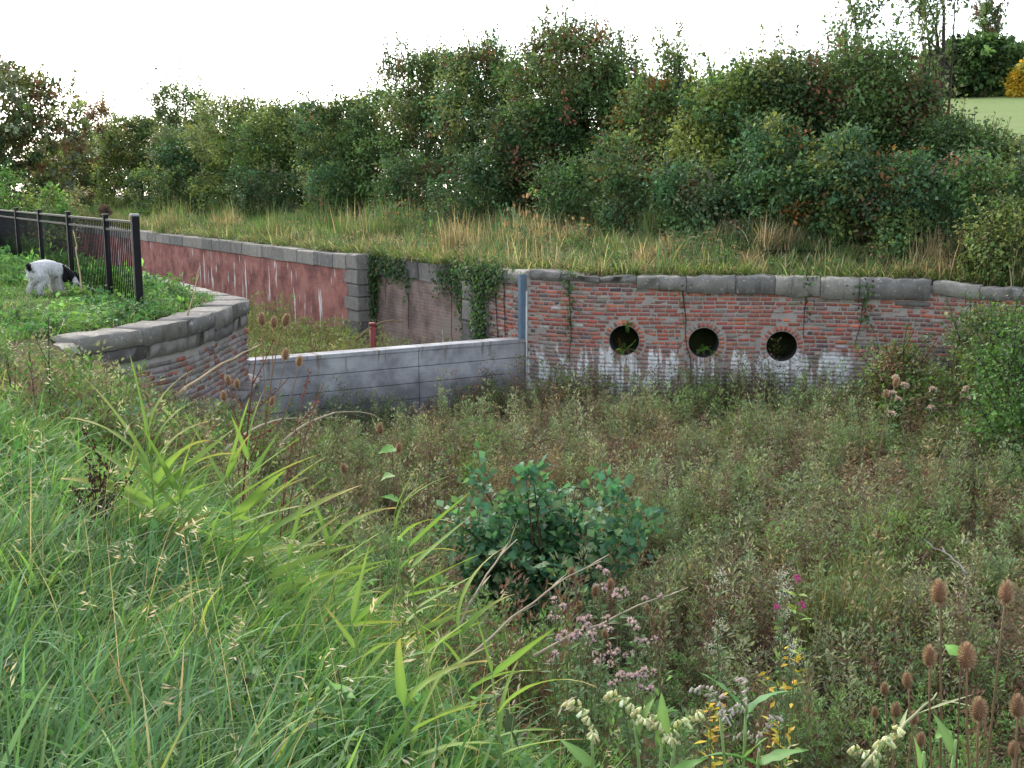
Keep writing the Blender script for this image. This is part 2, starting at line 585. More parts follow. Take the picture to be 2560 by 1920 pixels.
M['black_paint'] = plain_mat("black_paint", (0.006, 0.005, 0.007), 0.55, spec=0.2)
M['cap'] = plain_mat("grey_cap", (0.28, 0.28, 0.27), 0.6)
M['steel'] = plain_mat("galvanised_steel", (0.12, 0.18, 0.24), 0.45, 0.3)
M['edge'] = plain_mat("pale_edge", (0.55, 0.53, 0.5), 0.7)
M['red_paint'] = plain_mat("faded_red_paint", (0.23, 0.04, 0.04), 0.6)
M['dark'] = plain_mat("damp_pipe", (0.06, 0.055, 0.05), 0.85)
M['slime'] = brick_mat("slimy_plinth", -2.6, -1.28, 0.34, 29.0, attr=False, base=(0.16, 0.14, 0.14), damp=-9)
M['white_paint'] = plain_mat("white_paint", (0.7, 0.74, 0.78), 0.35, var=0.08)
M['glass'] = plain_mat("dark_glass", (0.03, 0.035, 0.04), 0.1, 0, 0.6)
M['rubber'] = plain_mat("rubber", (0.02, 0.02, 0.02), 0.8)
M['plastic'] = plain_mat("white_plastic", (0.75, 0.75, 0.73), 0.5, var=0.1)


def ground_mat():
    m, nt, out = new_mat("earth_and_thatch"); g = G(nt)
    geo = g.n("NewGeometry"); pos = geo.outputs["Position"]
    n1 = g.noise(pos, 1.1, 5.0, 0.6); n2 = g.noise(pos, 24.0, 5.0, 0.7)
    c = g.mix(n1, (0.035, 0.05, 0.018), (0.07, 0.075, 0.03))
    c = g.mix(g.ramp(n2, 0.45, 0.75), c, (0.06, 0.045, 0.028))
    finish(nt, out, g, c, 0.95, g.bump(n2, 0.8, 0.05), 0.1)
    return m


def field_mat():
    m, nt, out = new_mat("mown_field"); g = G(nt)
    geo = g.n("NewGeometry"); pos = geo.outputs["Position"]
    n1 = g.noise(pos, 0.12, 4.0, 0.6); n2 = g.noise(pos, 2.5, 5.0, 0.7)
    c = g.mix(n1, (0.12, 0.19, 0.06), (0.19, 0.22, 0.09))
    c = g.mix(1.0, c, g.mix(n2, (0.75, 0.78, 0.75), (1.25, 1.2, 1.2)), 'MULTIPLY')
    finish(nt, out, g, c, 0.95, g.bump(n2, 0.7, 0.1), 0.1)
    return m


M['ground'] = ground_mat()
M['field'] = field_mat()

# ------------------------------------------------------------------ lay of the land
A = unit(np.array([-0.6286, 1.0144]))          # lock axis, away from the camera
N = np.array([A[1], -A[0]])                    # across the lock
CORNER = at_z(615, 752, 0)[:2]                 # near wall: where the wing wall meets the chamber
n_near = float(CORNER @ N)
n_far = float(at_z(890, 640, 0)[:2] @ N)
_u = (1316 - 1280) / FPX / 1.0
_t = n_far / (N[0] * _u + N[1])
C0 = np.array([_u * _t, _t])                   # far wall: where its wing wall starts
a0 = float(C0 @ A)                             # the dam stands on this line


def AN(a, n):
    return A * a + N * n


W_END = at_z(190, 850, 0)[:2]
near_wing = Path(catmull([W_END, at_z(330, 828, 0)[:2], at_z(470, 800, 0)[:2] + [0.02, 0], CORNER], 0.15))
wing = Path(catmull([C0, (1.5, 21.4), (3.4, 21.12), (5.2, 20.95), (7.4, 20.25), (9.4, 19.0), (11.5, 17.2)], 0.15))
far_poly = np.array([AN(130, n_far), C0, (1.5, 21.4), (3.4, 21.12), (5.2, 20.95), (7.4, 20.25), (9.4, 19.0), (11.5, 17.2), (15, 13), (24, 4), (60, -40)])
CREST = np.array([(9.0, -22.0), (0.1, 0.3), (-3.1, 6.6), (-5.3, 10.4), W_END + np.array([-0.25, -0.15])])
near_poly = np.vstack([CREST, W_END, near_wing.at(near_wing.len * 0.33), near_wing.at(near_wing.len * 0.66), CORNER, AN(130, n_near)])


def signed(poly, x, y):
    """distance to a polyline, positive to the right of travel"""
    p = np.stack([x, y], -1)
    best = np.full(x.shape, 1e9); sg = np.ones(x.shape)
    for i in range(len(poly) - 1):
        a, b = poly[i], poly[i + 1]
        ab = b - a
        t = np.clip(((p - a) @ ab) / (ab @ ab), 0, 1)
        q = a + t[..., None] * ab
        d = np.linalg.norm(p - q, axis=-1)
        cr = (p[..., 0] - a[0]) * ab[1] - (p[..., 1] - a[1]) * ab[0]
        m = d < best - 1e-6
        best = np.where(m, d, best); sg = np.where(m, np.where(cr >= 0, 1.0, -1.0), sg)
    return best * sg


def wob(x, y, s, k=0.0):
    return (np.sin(x * s * 1.0 + 1.3 + k) * np.cos(y * s * 1.17 - .4 + k) + 0.5 * np.sin(x * s * 2.3 - y * s * 1.9 + k)) / 1.5


def terrain(x, y):
    x = np.asarray(x, float); y = np.asarray(y, float)
    a = x * A[0] + y * A[1]
    zb = -2.72 + 0.35 * sstep(a0 - 0.1, a0 + 0.4, a) * sstep(9, 6, x)
    zb = zb + 2.0 * sstep(6.3, 10.5, x) * sstep(10, 17, y) + 0.07 * wob(x, y, 1.3)
    zb = zb - 0.3 * sstep(a0 - 4.2, a0 - 1.5, a) * sstep(a0 + .1, a0 - .2, a) * sstep(2.0, -0.5, x)
    dn = signed(near_poly, x, y); df = signed(far_poly, x, y)
    dc = np.abs(signed(CREST, x, y))
    top = 0.03 * wob(x, y, 1.7)
    crest_side = signed(CREST, x, y) > 0
    zc = np.where(crest_side, top + (zb - top) * sstep(-0.2, 4.6 - .9 * sstep(6, 10, y), dc), np.where(dc < 3, top, -9))
    z = top + (zb - top) * sstep(-0.55, -0.25, dn)
    z = np.maximum(z, np.where(dn > -0.6, zc, -9))
    r = np.hypot(x, y); az = np.degrees(np.arctan2(x, y))
    land = 0.62 * sstep(1.0, 7.0, -df) + 0.42 * sstep(0.9, 3.0, -df) * sstep(1, 5, x) + 0.05 * wob(x, y, 0.9) * sstep(0.8, 2, -df) - 0.03
    hill = sstep(13.5, 20.5, az) * 0.113 * np.clip(r - 23, 0, 72)
    far = sstep(0.75, 1.05, -df)
    return z + (land + hill - z) * far


def ground_sheet():
    def axis(lo, d0, d1, hi, step):
        inner = np.arange(d0, d1, step)
        k = np.geomspace(step, 60, 34)
        left = d0 - np.cumsum(k); right = inner[-1] + np.cumsum(k)
        return np.concatenate([left[::-1][left[::-1] > lo], [], inner, right[right < hi]])
    xs = axis(-900, -27, 15, 900, 0.24); ys = axis(-300, -1, 58, 1500, 0.24)
    X, Y = np.meshgrid(xs, ys)
    Z = terrain(X, Y)
    co = np.stack([X, Y, Z], -1).reshape(-1, 3)
    nx, ny = len(xs), len(ys)
    i = (np.arange(ny - 1)[:, None] * nx + np.arange(nx - 1)[None]).ravel()
    tri = np.concatenate([np.stack([i, i + 1, i + nx + 1], 1), np.stack([i, i + nx + 1, i + nx], 1)])
    me = raw_mesh("ground", co, tri, None, True)
    me.materials.append(M['ground']); me.materials.append(M['field'])
    cen = co[tri].mean(1)
    rr = np.hypot(cen[:, 0], cen[:, 1]); az = np.degrees(np.arctan2(cen[:, 0], cen[:, 1]))
    me.polygons.foreach_set("material_index", ((rr > 33) & (az > 15) & (cen[:, 1] > 0)).astype(np.int32))
    o = link(bpy.data.objects.new("ground", me))
    tag(o, "bare earth and thatch under the grass, canal bed and rising field", None, None, "structure")


ground_sheet()

# ------------------------------------------------------------------ masonry
BRICK_COL = [((0.45, 0.145, 0.09), 5), ((0.38, 0.12, 0.085), 6), ((0.33, 0.115, 0.09), 5), ((0.24, 0.11, 0.095), 4), ((0.18, 0.125, 0.12), 1.8),
             ((0.32, 0.24, 0.2), 3), ((0.28, 0.225, 0.2), 2.4), ((0.1, 0.085, 0.085), 0.4), ((0.42, 0.37, 0.31), 0.8)]
BRICK_COL_NEAR = [((0.31, 0.12, 0.09), 2.2), ((0.24, 0.11, 0.09), 2.6), ((0.24, 0.21, 0.19), 5), ((0.19, 0.165, 0.155), 5), ((0.3, 0.27, 0.24), 2)]
BOX_T = np.array([[0, 1, 5], [0, 5, 4], [1, 2, 6], [1, 6, 5], [2, 3, 7], [2, 7, 6], [3, 0, 4], [3, 4, 7], [4, 5, 6], [4, 6, 7]])


def brick_verts(w, h, depth=0.06):
    """back rectangle then worn front rectangle, front faces local -y"""
    x, z = w / 2, h / 2
    back = np.array([[-x, depth, -z], [x, depth, -z], [x, depth, z], [-x, depth, z]])
    e = 0.006
    front = np.array([[-x + e, 0, -z + e], [x - e, 0, -z + e], [x - e, 0, z - e], [-x + e, 0, z - e]])
    front += np.stack([R.normal(0, .003, 4), R.normal(0, .004, 4), R.normal(0, .003, 4)], 1)
    return np.vstack([back, front])


def brick_pool(pal, n=16):
    pool = {}
    for key, w in (("s", 0.213), ("h", 0.103)):
        lst = []
        cc = colors(pal, n, 0.15)
        for i in range(n):
            v = brick_verts(w, 0.066)
            lst.append(raw_mesh("brick", v, BOX_T, np.repeat(cc[i][None], 8, 0)))
        pool[key] = lst
    return pool


def lay_bricks(parent, path, s0, s1, z0, z1, holes, pal, mat, n_obj, focus, pool, pxlim=None):
    spots = []
    zr, row = z1 - 0.04, 0
    while zr > z0:
        s = s0 + (0.0 if row % 2 else 0.057) + R.uniform(0, .02)
        while s < s1 - 0.05:
            key = "h" if (row % 3 == 2 and R.random() < 0.85) or R.random() < 0.12 else "s"
            done = False
            for kk in ((key, "h") if key == "s" else ("h",)):
                w = 0.213 if kk == "s" else 0.103
                c = s + w / 2
                if s + w <= s1 and all(max(0, abs(c - hs) - w / 2) ** 2 + max(0, abs(zr - hz) - .033) ** 2 > (hr + 0.116) ** 2 for hs, hz, hr in holes):
                    spots.append((c, zr + R.normal(0, .0025), kk, R.normal(0, 0.004)))
                    s += w + 0.0125; done = True
                    break
            if not done: s += 0.03
        zr -= 0.0775; row += 1
    spots.sort(key=lambda q: (q[0] - focus[0]) ** 2 * focus[2] + (q[1] - focus[1]) ** 2)
    sp = Soup()
    for k, (c, z, key, off) in enumerate(spots):
        P = path.at(c); nr = path.nor(c)
        ang = math.atan2(nr[0], -nr[1])
        loc = (P[0] + nr[0] * off, P[1] + nr[1] * off, z)
        if k < n_obj:
            o = bpy.data.objects.new("brick", pool[key][R.integers(len(pool[key]))])
            if not o.data.materials: o.data.materials.append(mat)
            link(o, parent)
            o.location = loc; o.rotation_euler = (0, R.normal(0, .008), ang)
        else:
            v = brick_verts(0.213 if key == "s" else 0.103, 0.066)
            ca, sa = math.cos(ang), math.sin(ang)
            v = v @ np.array([[ca, sa, 0], [-sa, ca, 0], [0, 0, 1]]) + np.array(loc)
            sp.add(v, BOX_T, colors(pal, 1, .15))
    if sp.n:
        o = sp.obj("brickwork", mat, parent)
        o["kind"] = "stuff"


def wall_body(name, path, s0, s1, z0, z1, holes, mat, parent, off=-0.007, thick=1.1):
    """mortar face with round holes, top, back and ends"""
    V, T = [], []

    def P(s, z, d):
        q = path.at(s) + path.nor(s) * d
        V.append((q[0], q[1], z)); return len(V) - 1

    def rect(sa, sb, za, zb):
        n = max(1, int((sb - sa) / 0.25))
        ss = np.linspace(sa, sb, n + 1)
        for i in range(n):
            a, b, c, d = P(ss[i], za, off), P(ss[i + 1], za, off), P(ss[i + 1], zb, off), P(ss[i], zb, off)
            T.extend([[a, b, c], [a, c, d]])
    cur = s0
    for hs, hz, hr in sorted(holes):
        q = hr + 0.2
        rect(cur, hs - q, z0, z1); rect(hs - q, hs + q, z0, hz - q); rect(hs - q, hs + q, hz + q, z1)
        m = 40; ring = []
        for k in range(m):
            an = 2 * math.pi * k / m
            cx, cz = math.cos(an), math.sin(an); f = q / max(abs(cx), abs(cz))
            ring.append((P(hs + cx * hr, hz + cz * hr, off), P(hs + cx * f, hz + cz * f, off)))
        for k in range(m):
            (a, b), (c, d) = ring[k], ring[(k + 1) % m]
            T.extend([[a, b, d], [a, d, c]])
        cur = hs + q
    rect(cur, s1, z0, z1)
    n = max(2, int((s1 - s0) / 0.25)); ss = np.linspace(s0, s1, n + 1)
    for i in range(n):
        a, b, c, d = P(ss[i], z1, off), P(ss[i + 1], z1, off), P(ss[i + 1], z1, -thick), P(ss[i], z1, -thick)
        T.extend([[a, b, c], [a, c, d]])
        e, f = P(ss[i + 1], z0, -thick), P(ss[i], z0, -thick)
        T.extend([[d, c, e], [d, e, f]])
    for s, fl in ((s0, 1), (s1, 0)):
        a, b, c, d = P(s, z0, off), P(s, z1, off), P(s, z1, -thick), P(s, z0, -thick)
        T.extend([[a, b, c], [a, c, d]] if fl else [[a, c, b], [a, d, c]])
    return mesh_obj(name, raw_mesh(name, np.array(V), np.array(T)), mat, parent)


def stone_sweep(name, path, s0, s1, z0, z1, out, back, mat, parent, rough=0.012, dz=(0.0, 0.0), rnd=0.35, gap=0.006):
    """one coping stone: rounded, slightly uneven block following the wall; dz tilts its ends"""
    s0 += gap; s1 -= gap
    h = z1 - z0; w = out + back
    e = min(h, w) * rnd * 0.5
    sec = [(out, z0), (out, z1 - e), (out - e * 0.3, z1 - e * 0.3), (out - e, z1), (-back + e, z1), (-back, z1 - e), (-back, z0)]
    n = max(3, int((s1 - s0) / 0.14)); ss = np.linspace(s0, s1, n + 1)
    V = []; m = len(sec)
    for i, s in enumerate(ss):
        f = (s - s0) / (s1 - s0)
        shr = 0.012 if i in (0, n) else 0.0
        p = path.at(s); nr = path.nor(s)
        for (d, z) in sec:
            d2 = d - shr * np.sign(d) + R.normal(0, rough); z2 = z - (shr if z > z0 + 0.01 else 0) + R.normal(0, rough * .8) + dz[0] * (1 - f) + dz[1] * f
            V.append((p[0] + nr[0] * d2, p[1] + nr[1] * d2, z2))
    T = []
    for i in range(n):
        for j in range(m):
            q = (j + 1) % m
            a, b, c, d = i * m + j, i * m + q, (i + 1) * m + q, (i + 1) * m + j
            T += [[a, b, c], [a, c, d]]
    for base, fl in ((0, 0), (n * m, 1)):
        for j in range(1, m - 1):
            T.append([base, base + j + 1, base + j] if fl else [base, base + j, base + j + 1])
    me = raw_mesh(name, np.array(V), np.array(T), None, False)
    bm = bmesh.new(); bm.from_mesh(me); bmesh.ops.recalc_face_normals(bm, faces=bm.faces); bm.to_mesh(me); bm.free()
    return mesh_obj(name, me, mat, parent)


def proj_px(P, z=0.0):
    y = P[..., 1]; w = y * CP - (z - EYE) * SP
    return 1280 + FPX * P[..., 0] / w


_ss = np.linspace(0, wing.len, 300)
_px = proj_px(wing.at(_ss))


def s_of_px(px):
    return float(np.interp(px, _px, _ss))


def z_on(path, s, py):
    P = path.at(s)
    return at_y(proj_px(P), py, P[1])[2]


# --- far wing wall with the three culverts
ww = empty("wing_wall", (0, 0, 0))
tag(ww, "old red brick wing wall pierced by three round culverts under grey stone coping", "brick wall")
holes = []
for px, py in ((1563, 851), (1764, 857), (1961, 866)):
    s = s_of_px(px)
    holes.append((s, z_on(wing, s, py), 0.285))
pool_far = brick_pool(BRICK_COL, 18)
wall_body("mortar_core", wing, 0.0, wing.len, -3.0, -0.05, holes, M['mortar'], ww, thick=1.15)
lay_bricks(ww, wing, 0.02, wing.len, -2.75, -0.1, holes, BRICK_COL, M['brick'], 240, (holes[1][0] - 0.1, -0.95, 0.22), pool_far)
pier = Path([AN(a0 + 1.45, n_far), AN(a0, n_far)])
wall_body("mortar_core", pier, 0.0, pier.len - 0.02, -3.0, -0.05, [], M['mortar'], ww, thick=1.1)
lay_bricks(ww, pier, 0.0, pier.len, -2.75, -0.1, [], BRICK_COL, M['brick'], 0, (0, 0, 1), pool_far)
for hs, hz, hr in holes:
    for k in range(27):                         # ring of header bricks round each mouth
        an = 2 * math.pi * (k + R.uniform(-.06, .06)) / 27
        rr = hr + 0.058
        c = hs + math.cos(an) * rr; z = hz + math.sin(an) * rr
        P = wing.at(c); nr = wing.nor(c)
        o = bpy.data.objects.new("brick", pool_far["h"][R.integers(18)])
        link(o, ww)
        o.location = (P[0] - nr[0] * .002, P[1] - nr[1] * .002, z)
        o.rotation_euler = Euler((0, -an, math.atan2(nr[0], -nr[1])), 'XYZ')
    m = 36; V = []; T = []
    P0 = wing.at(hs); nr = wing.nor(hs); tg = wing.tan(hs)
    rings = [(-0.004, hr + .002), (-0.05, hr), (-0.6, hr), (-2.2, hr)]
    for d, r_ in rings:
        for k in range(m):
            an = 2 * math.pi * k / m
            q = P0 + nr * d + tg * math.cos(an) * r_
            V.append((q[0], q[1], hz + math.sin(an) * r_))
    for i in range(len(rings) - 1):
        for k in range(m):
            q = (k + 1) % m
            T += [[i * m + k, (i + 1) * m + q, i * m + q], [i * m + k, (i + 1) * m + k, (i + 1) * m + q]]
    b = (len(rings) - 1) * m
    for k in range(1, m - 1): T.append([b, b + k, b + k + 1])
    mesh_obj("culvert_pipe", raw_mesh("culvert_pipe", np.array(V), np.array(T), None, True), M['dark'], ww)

# coping stones: photo columns, rows of top and underside at both ends
for p0, p1, t0, t1, b0, b1, out in ((1326, 1404, 672, 681, 698, 700, .05), (1404, 1500, 682, 692, 701, 703, .06), (1500, 1592, 691, 689, 705, 707, .06),
                                    (1592, 1716, 689, 694, 720, 728, .07), (1716, 1838, 691, 689, 730, 735, .08), (1838, 1938, 689, 690, 733, 737, .08),
                                    (1938, 2052, 690, 693, 736, 744, .085), (2052, 2150, 693, 695, 745, 748, .08), (2150, 2328, 695, 698, 746, 750, .085),
                                    (2332, 2452, 702, 712, 736, 746, .04), (2452, 2600, 716, 722, 748, 756, .05), (2600, 2800, 722, 730, 756, 766, .05)):
    sa, sb = s_of_px(p0), s_of_px(p1)
    za, zb_ = z_on(wing, sa, t0), z_on(wing, sb, t1)
    ua, ub = z_on(wing, sa, b0), z_on(wing, sb, b1)
    h = max(.1, ((za - ua) + (zb_ - ub)) / 2)
    stone_sweep("coping_stone", wing, sa, sb, -h, 0.0, out, 0.5, M['coping'], ww, 0.017, (za, zb_), 0.4)
stone_sweep("coping_stone", pier, 0.05, 0.75, -0.2, 0.06, .05, .5, M['coping'], ww, 0.012, (0.0, 0.02), .6)
stone_sweep("coping_stone", pier, 0.75, pier.len + .03, -0.2, 0.07, .05, .5, M['coping'], ww, 0.012, (0.01, 0.03), .6)
for p0, p1, y0, y1 in ((1590, 1630, 722, 727), (2240, 2328, 752, 764)):           # pale string stone left under the coping
    sa, sb = s_of_px(p0), s_of_px(p1)
    stone_sweep("string_stone", wing, sa, sb, z_on(wing, sa, y1), z_on(wing, sa, y0), .02, .1, M['coping'], ww, 0.004)
st = Soup()                                                            # pale arris where the wing wall meets the dam
p_ = C0 - N * 0.0
for dx in (0.0,):
    q = wing.at(0.012) + wing.nor(0.0) * 0.012
    st.tube([(q[0], q[1], -2.8), (q[0], q[1], -0.3)], 0.02, (0.55, 0.5, 0.46), 4)
st.obj("corner_strip", M['edge'], ww)


# --- chamber wall beyond the dam
def local_frame(name, origin, tdir, label, cat):
    o = empty(name, (origin[0], origin[1], 0), math.atan2(tdir[1], tdir[0]))
    return tag(o, label, cat)


def box_mesh(name, x0, x1, y0, y1, z0, z1, bev=0.0, jitter=0.0):
    bm = bmesh.new()
    bmesh.ops.create_cube(bm, size=1)
    for v in bm.verts:
        v.co = Vector(((x0 + x1) / 2 + v.co.x * (x1 - x0), (y0 + y1) / 2 + v.co.y * (y1 - y0), (z0 + z1) / 2 + v.co.z * (z1 - z0)))
    if bev > 0:
        bmesh.ops.bevel(bm, geom=bm.edges[:], offset=bev, segments=2, profile=0.6, affect='EDGES')
    if jitter:
        for v in bm.verts: v.co += Vector(R.normal(0, jitter, 3))
    me = bpy.data.meshes.new(name); bm.to_mesh(me); bm.free()
    return me


cw = local_frame("lock_chamber_wall", AN(a0, n_far), -A, "long red brick lock chamber wall with white lime streaks and block coping", "brick wall")
XA = lambda a: -(a - a0)                # local x of axis position a
A_Q0, A_Q1, A_R1, A_Q2 = a0 + 1.45, a0 + 2.55, 26.6, 27.3     # hollow quoin, recess, far quoin
mesh_obj("brick_face", box_mesh("brick_face", XA(120), XA(A_Q2), 0.0, 1.1, -3.0, -0.38), M['chamber'], cw)
mesh_obj("recess_face", box_mesh("recess_face", XA(A_R1 + .2), XA(A_Q1 - .2), 0.46, 1.2, -3.0, -0.42), M['recess'], cw)
x = XA(A_Q2)
while x > XA(118):
    L = R.uniform(0.75, 1.35)
    me = box_mesh("coping_stone", -L / 2 + .008, L / 2 - .008, -0.045 + R.normal(0, .012), 0.62, -0.385, 0.0 + R.normal(0, .012), 0.03, 0.006)
    o = mesh_obj("coping_stone", me, M['coping'], cw); o.location = (x - L / 2, 0, 0)
    x -= L
x = XA(A_Q1 - .1)
while x > XA(A_R1):
    L = R.uniform(0.8, 1.2)
    hh = R.uniform(0.43, 0.47)
    me = box_mesh("coping_stone", -L / 2 + .01, L / 2 - .01, 0.40 + R.normal(0, .02), 1.0, -hh, R.normal(-.02, .02), 0.04, 0.01)
    o = mesh_obj("coping_stone", me, M['quoin'], cw); o.location = (x - L / 2, 0, 0)
    x -= L
for q0, q1, face in ((A_Q0, A_Q1, -0.03), (A_R1, A_Q2, -0.02)):
    z = 0.04; k = 0
    while z > -2.6:
        h = R.uniform(0.3, 0.46)
        back = 0.0 if k % 2 else 0.22
        me = box_mesh("quoin_stone", XA(q1 + (0.18 if (k % 2 and q1 > 25) else 0)) + .005, XA(q0) - .005, face + R.normal(0, .012), 1.1, z - h + .008, z, 0.035, 0.008)
        mesh_obj("quoin_stone", me, M['quoin'] if k else M['coping'], cw)
        z -= h; k += 1

nw2 = Path([CORNER, AN(60, n_near)])

# --- near wing wall
nw = empty("near_wing_wall", (0, 0, 0))
tag(nw, "weathered curving brick wing wall with broad grey coping beside the railings", "brick wall")
pool_near = brick_pool(BRICK_COL_NEAR, 16)
full_near = Path(np.vstack([near_wing.p, [AN(float(CORNER @ A) + d, n_near) for d in (0.4, 1.5, 3.0, 6, 20, 60)]]))
LN = near_wing.len
wall_body("mortar_core", full_near, 0.0, LN + 50, -3.0, -0.06, [], M['mortar_near'], nw, thick=0.7)
lay_bricks(nw, full_near, 0.05, LN + 0.5, -1.28, -0.42, [], BRICK_COL_NEAR, M['brick_near'], 298, (LN - 0.3, -0.8, 0.12), pool_near)
s = 0.0; k = 0
while s < LN + 8:
    L = R.uniform(0.8, 1.15)
    if s < LN < s + L + 0.25: L = LN - s + 0.02
    if LN < s < LN + .1: s = LN + .03
    th = R.uniform(.17, .23)
    stone_sweep("coping_stone", full_near, s, s + L, -th, 0.0, .07, .42, M['coping'], nw, 0.007, (R.normal(.02, .006), R.normal(.02, .006)), .18)
    stone_sweep("string_stone", full_near, s + .1, s + L + .1, -th - .17, -th - 0.004, .03, .2, M['quoin'], nw, 0.006, (0, 0), .08)
    s += L; k += 1
plinth = Path(full_near.at(np.linspace(0.6, LN + 6, 60)) + full_near.nor(np.linspace(0.6, LN + 6, 60)) * np.interp(np.linspace(0.6, LN + 6, 60), [0.6, LN - 1.2, LN, LN + 6], [0.1, 0.3, 0.16, 0.1])[:, None])
wall_body("plinth", plinth, 0.0, plinth.len, -3.0, -1.22, [], M['slime'], nw, off=0.0, thick=0.6)
s = 0.1
while s < plinth.len - 3.6:
    L = R.uniform(.5, .8)
    stone_sweep("ledge_stone", plinth, s, s + L, -1.27, -1.18, .02, .4, M['quoin'], nw, 0.008)
    s += L
endp = Path([W_END + np.array([-0.35, -0.75]), W_END + np.array([-0.12, -0.2]), W_END + np.array([0.0, 0.0])])
stone_sweep("end_stone", endp, 0.0, endp.len - .02, -0.5, 0.0, .07, .35, M['coping'], nw, 0.015, (-.32, -.03), .3)

# --- concrete dam across the lock mouth
dam = local_frame("concrete_dam", AN(a0 + .02, n_far), N, "low grey concrete dam of stacked slabs closing the lock mouth", "dam")
DTOP = float(at_y(1310, 846, (C0)[1])[2])
XN = lambda n: n - n_far
nl = n_near - 0.05
nsplit = 9.45
mesh_obj("core", box_mesh("core", XN(nl), XN(n_far) - .012, 0.03, 0.30, -3.3, DTOP - .03), M['dark'], dam)
rows = [DTOP - .075, DTOP - .37, DTOP - .68, DTOP - .98, DTOP - 1.28, DTOP - 2.0]
for i in range(len(rows) - 1):
    for x0, x1 in ((nl, nsplit), (nsplit, n_far)):
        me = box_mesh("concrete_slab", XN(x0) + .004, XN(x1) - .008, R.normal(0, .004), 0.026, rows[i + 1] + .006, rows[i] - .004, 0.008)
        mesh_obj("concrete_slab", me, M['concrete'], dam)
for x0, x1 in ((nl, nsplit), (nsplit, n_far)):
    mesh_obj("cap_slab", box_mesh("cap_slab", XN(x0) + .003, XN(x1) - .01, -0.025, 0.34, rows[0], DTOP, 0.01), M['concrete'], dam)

# --- steel stop-plank channel at the right end of the dam
ch = local_frame("steel_channel", AN(a0 + .02, n_far - .075), N, "blue grey steel channel standing upright on the end of the dam", "steel post")
for nm, (x0, x1, y0, y1) in (("web", (-.065, .065, -.03, -.016)), ("flange", (-.065, -.052, -.016, .07)), ("flange", (.052, .065, -.016, .07))):
    mesh_obj(nm, box_mesh(nm, x0, x1, y0, y1, DTOP, 0.03, .002), M['steel'], ch)
for z in (-0.15, -0.55, -1.0):
    b = Soup(); b.tube([(0, -.03, z), (0, -.045, z)], .014, (.3, .3, .32), 6); b.obj("bolt", M['steel'], ch)

# --- red post in the silted chamber
pr = at_y(932, 860, 23.6)
rp = empty("red_post", (pr[0], pr[1], float(terrain(pr[0], pr[1]))))
tag(rp, "short faded red post sticking up behind the concrete dam", "post")
top_z = at_y(932, 813, 23.6)[2] - rp.location.z
bm = Soup(); bm.tube([(0, 0, -.2), (.01, 0, top_z * .5), (0.0, 0, top_z)], .062, (.25, .05, .05), 10); bm.obj("shaft", M['red_paint'], rp)
bm = Soup(); bm.tube([(0, 0, top_z + .002), (0, 0, top_z + .05)], .078, (.25, .05, .05), 10); bm.obj("collar", M['red_paint'], rp)

# ------------------------------------------------------------------ railings
P0 = at_z(350, 782, 0.0)[:2]
fence = empty("railing_fence", (P0[0], P0[1], 0), math.atan2(A[1], A[0]))
tag(fence, "black metal railing fence with close upright bars on the grass bank", "fence")
posts = [0.0, 1.77] + [1.77 + 2.8 * k for k in range(1, 10)]
HF = 1.24
for k, s in enumerate(posts):
    w = 0.048 if k == 0 else 0.036
    me = box_mesh("post", -w, w, -w, w, -0.3, HF + (0.05 if k == 0 else .03), .006)
    o = mesh_obj("post", me, M['black_paint'], fence); o.location = (s, 0, 0)
    me = box_mesh("post_cap", -w - .008, w + .008, -w - .008, w + .008, HF + (.052 if k == 0 else .032), HF + (.085 if k == 0 else .055), .008)
    mesh_obj("post_cap", me, M['cap'] if k == 0 else M['black_paint'], o)
bar = Soup(); bar.tube([(0, 0, 0.03), (0, 0, HF - .02)], .0075, (.02, .02, .02), 5)
bar_me = bar.mesh("picket"); bar_me.materials.append(M['black_paint'])
for k in range(len(posts) - 1):
    a, b = posts[k] + .05, posts[k + 1] - .045
    for z in (0.1, HF - .16, HF - .03):
        mesh_obj("rail", box_mesh("rail", a, b, -.02, .02, z - .016, z + .016, .003), M['black_paint'], fence)
    n = int((b - a) / 0.11)
    for i in range(n):
        o = link(bpy.data.objects.new("picket", bar_me), fence)
        o.location = (a + (i + .5) * (b - a) / n, 0, 0)

# ------------------------------------------------------------------ trees and hedge
DKG, MIDG, OLV, YLG = (0.055, 0.095, 0.038), (0.088, 0.145, 0.05), (0.14, 0.165, 0.062), (0.19, 0.225, 0.065)
BLG, RED, ORG, YEL, GRY = (0.06, 0.12, 0.06), (0.15, 0.075, 0.048), (0.25, 0.125, 0.045), (0.42, 0.27, 0.03), (0.15, 0.17, 0.1)
BARK = (0.07, 0.055, 0.045)
BRN = (0.15, 0.09, 0.055)


def height_at(py, y):
    return float(at_y(1280, py, y)[2])


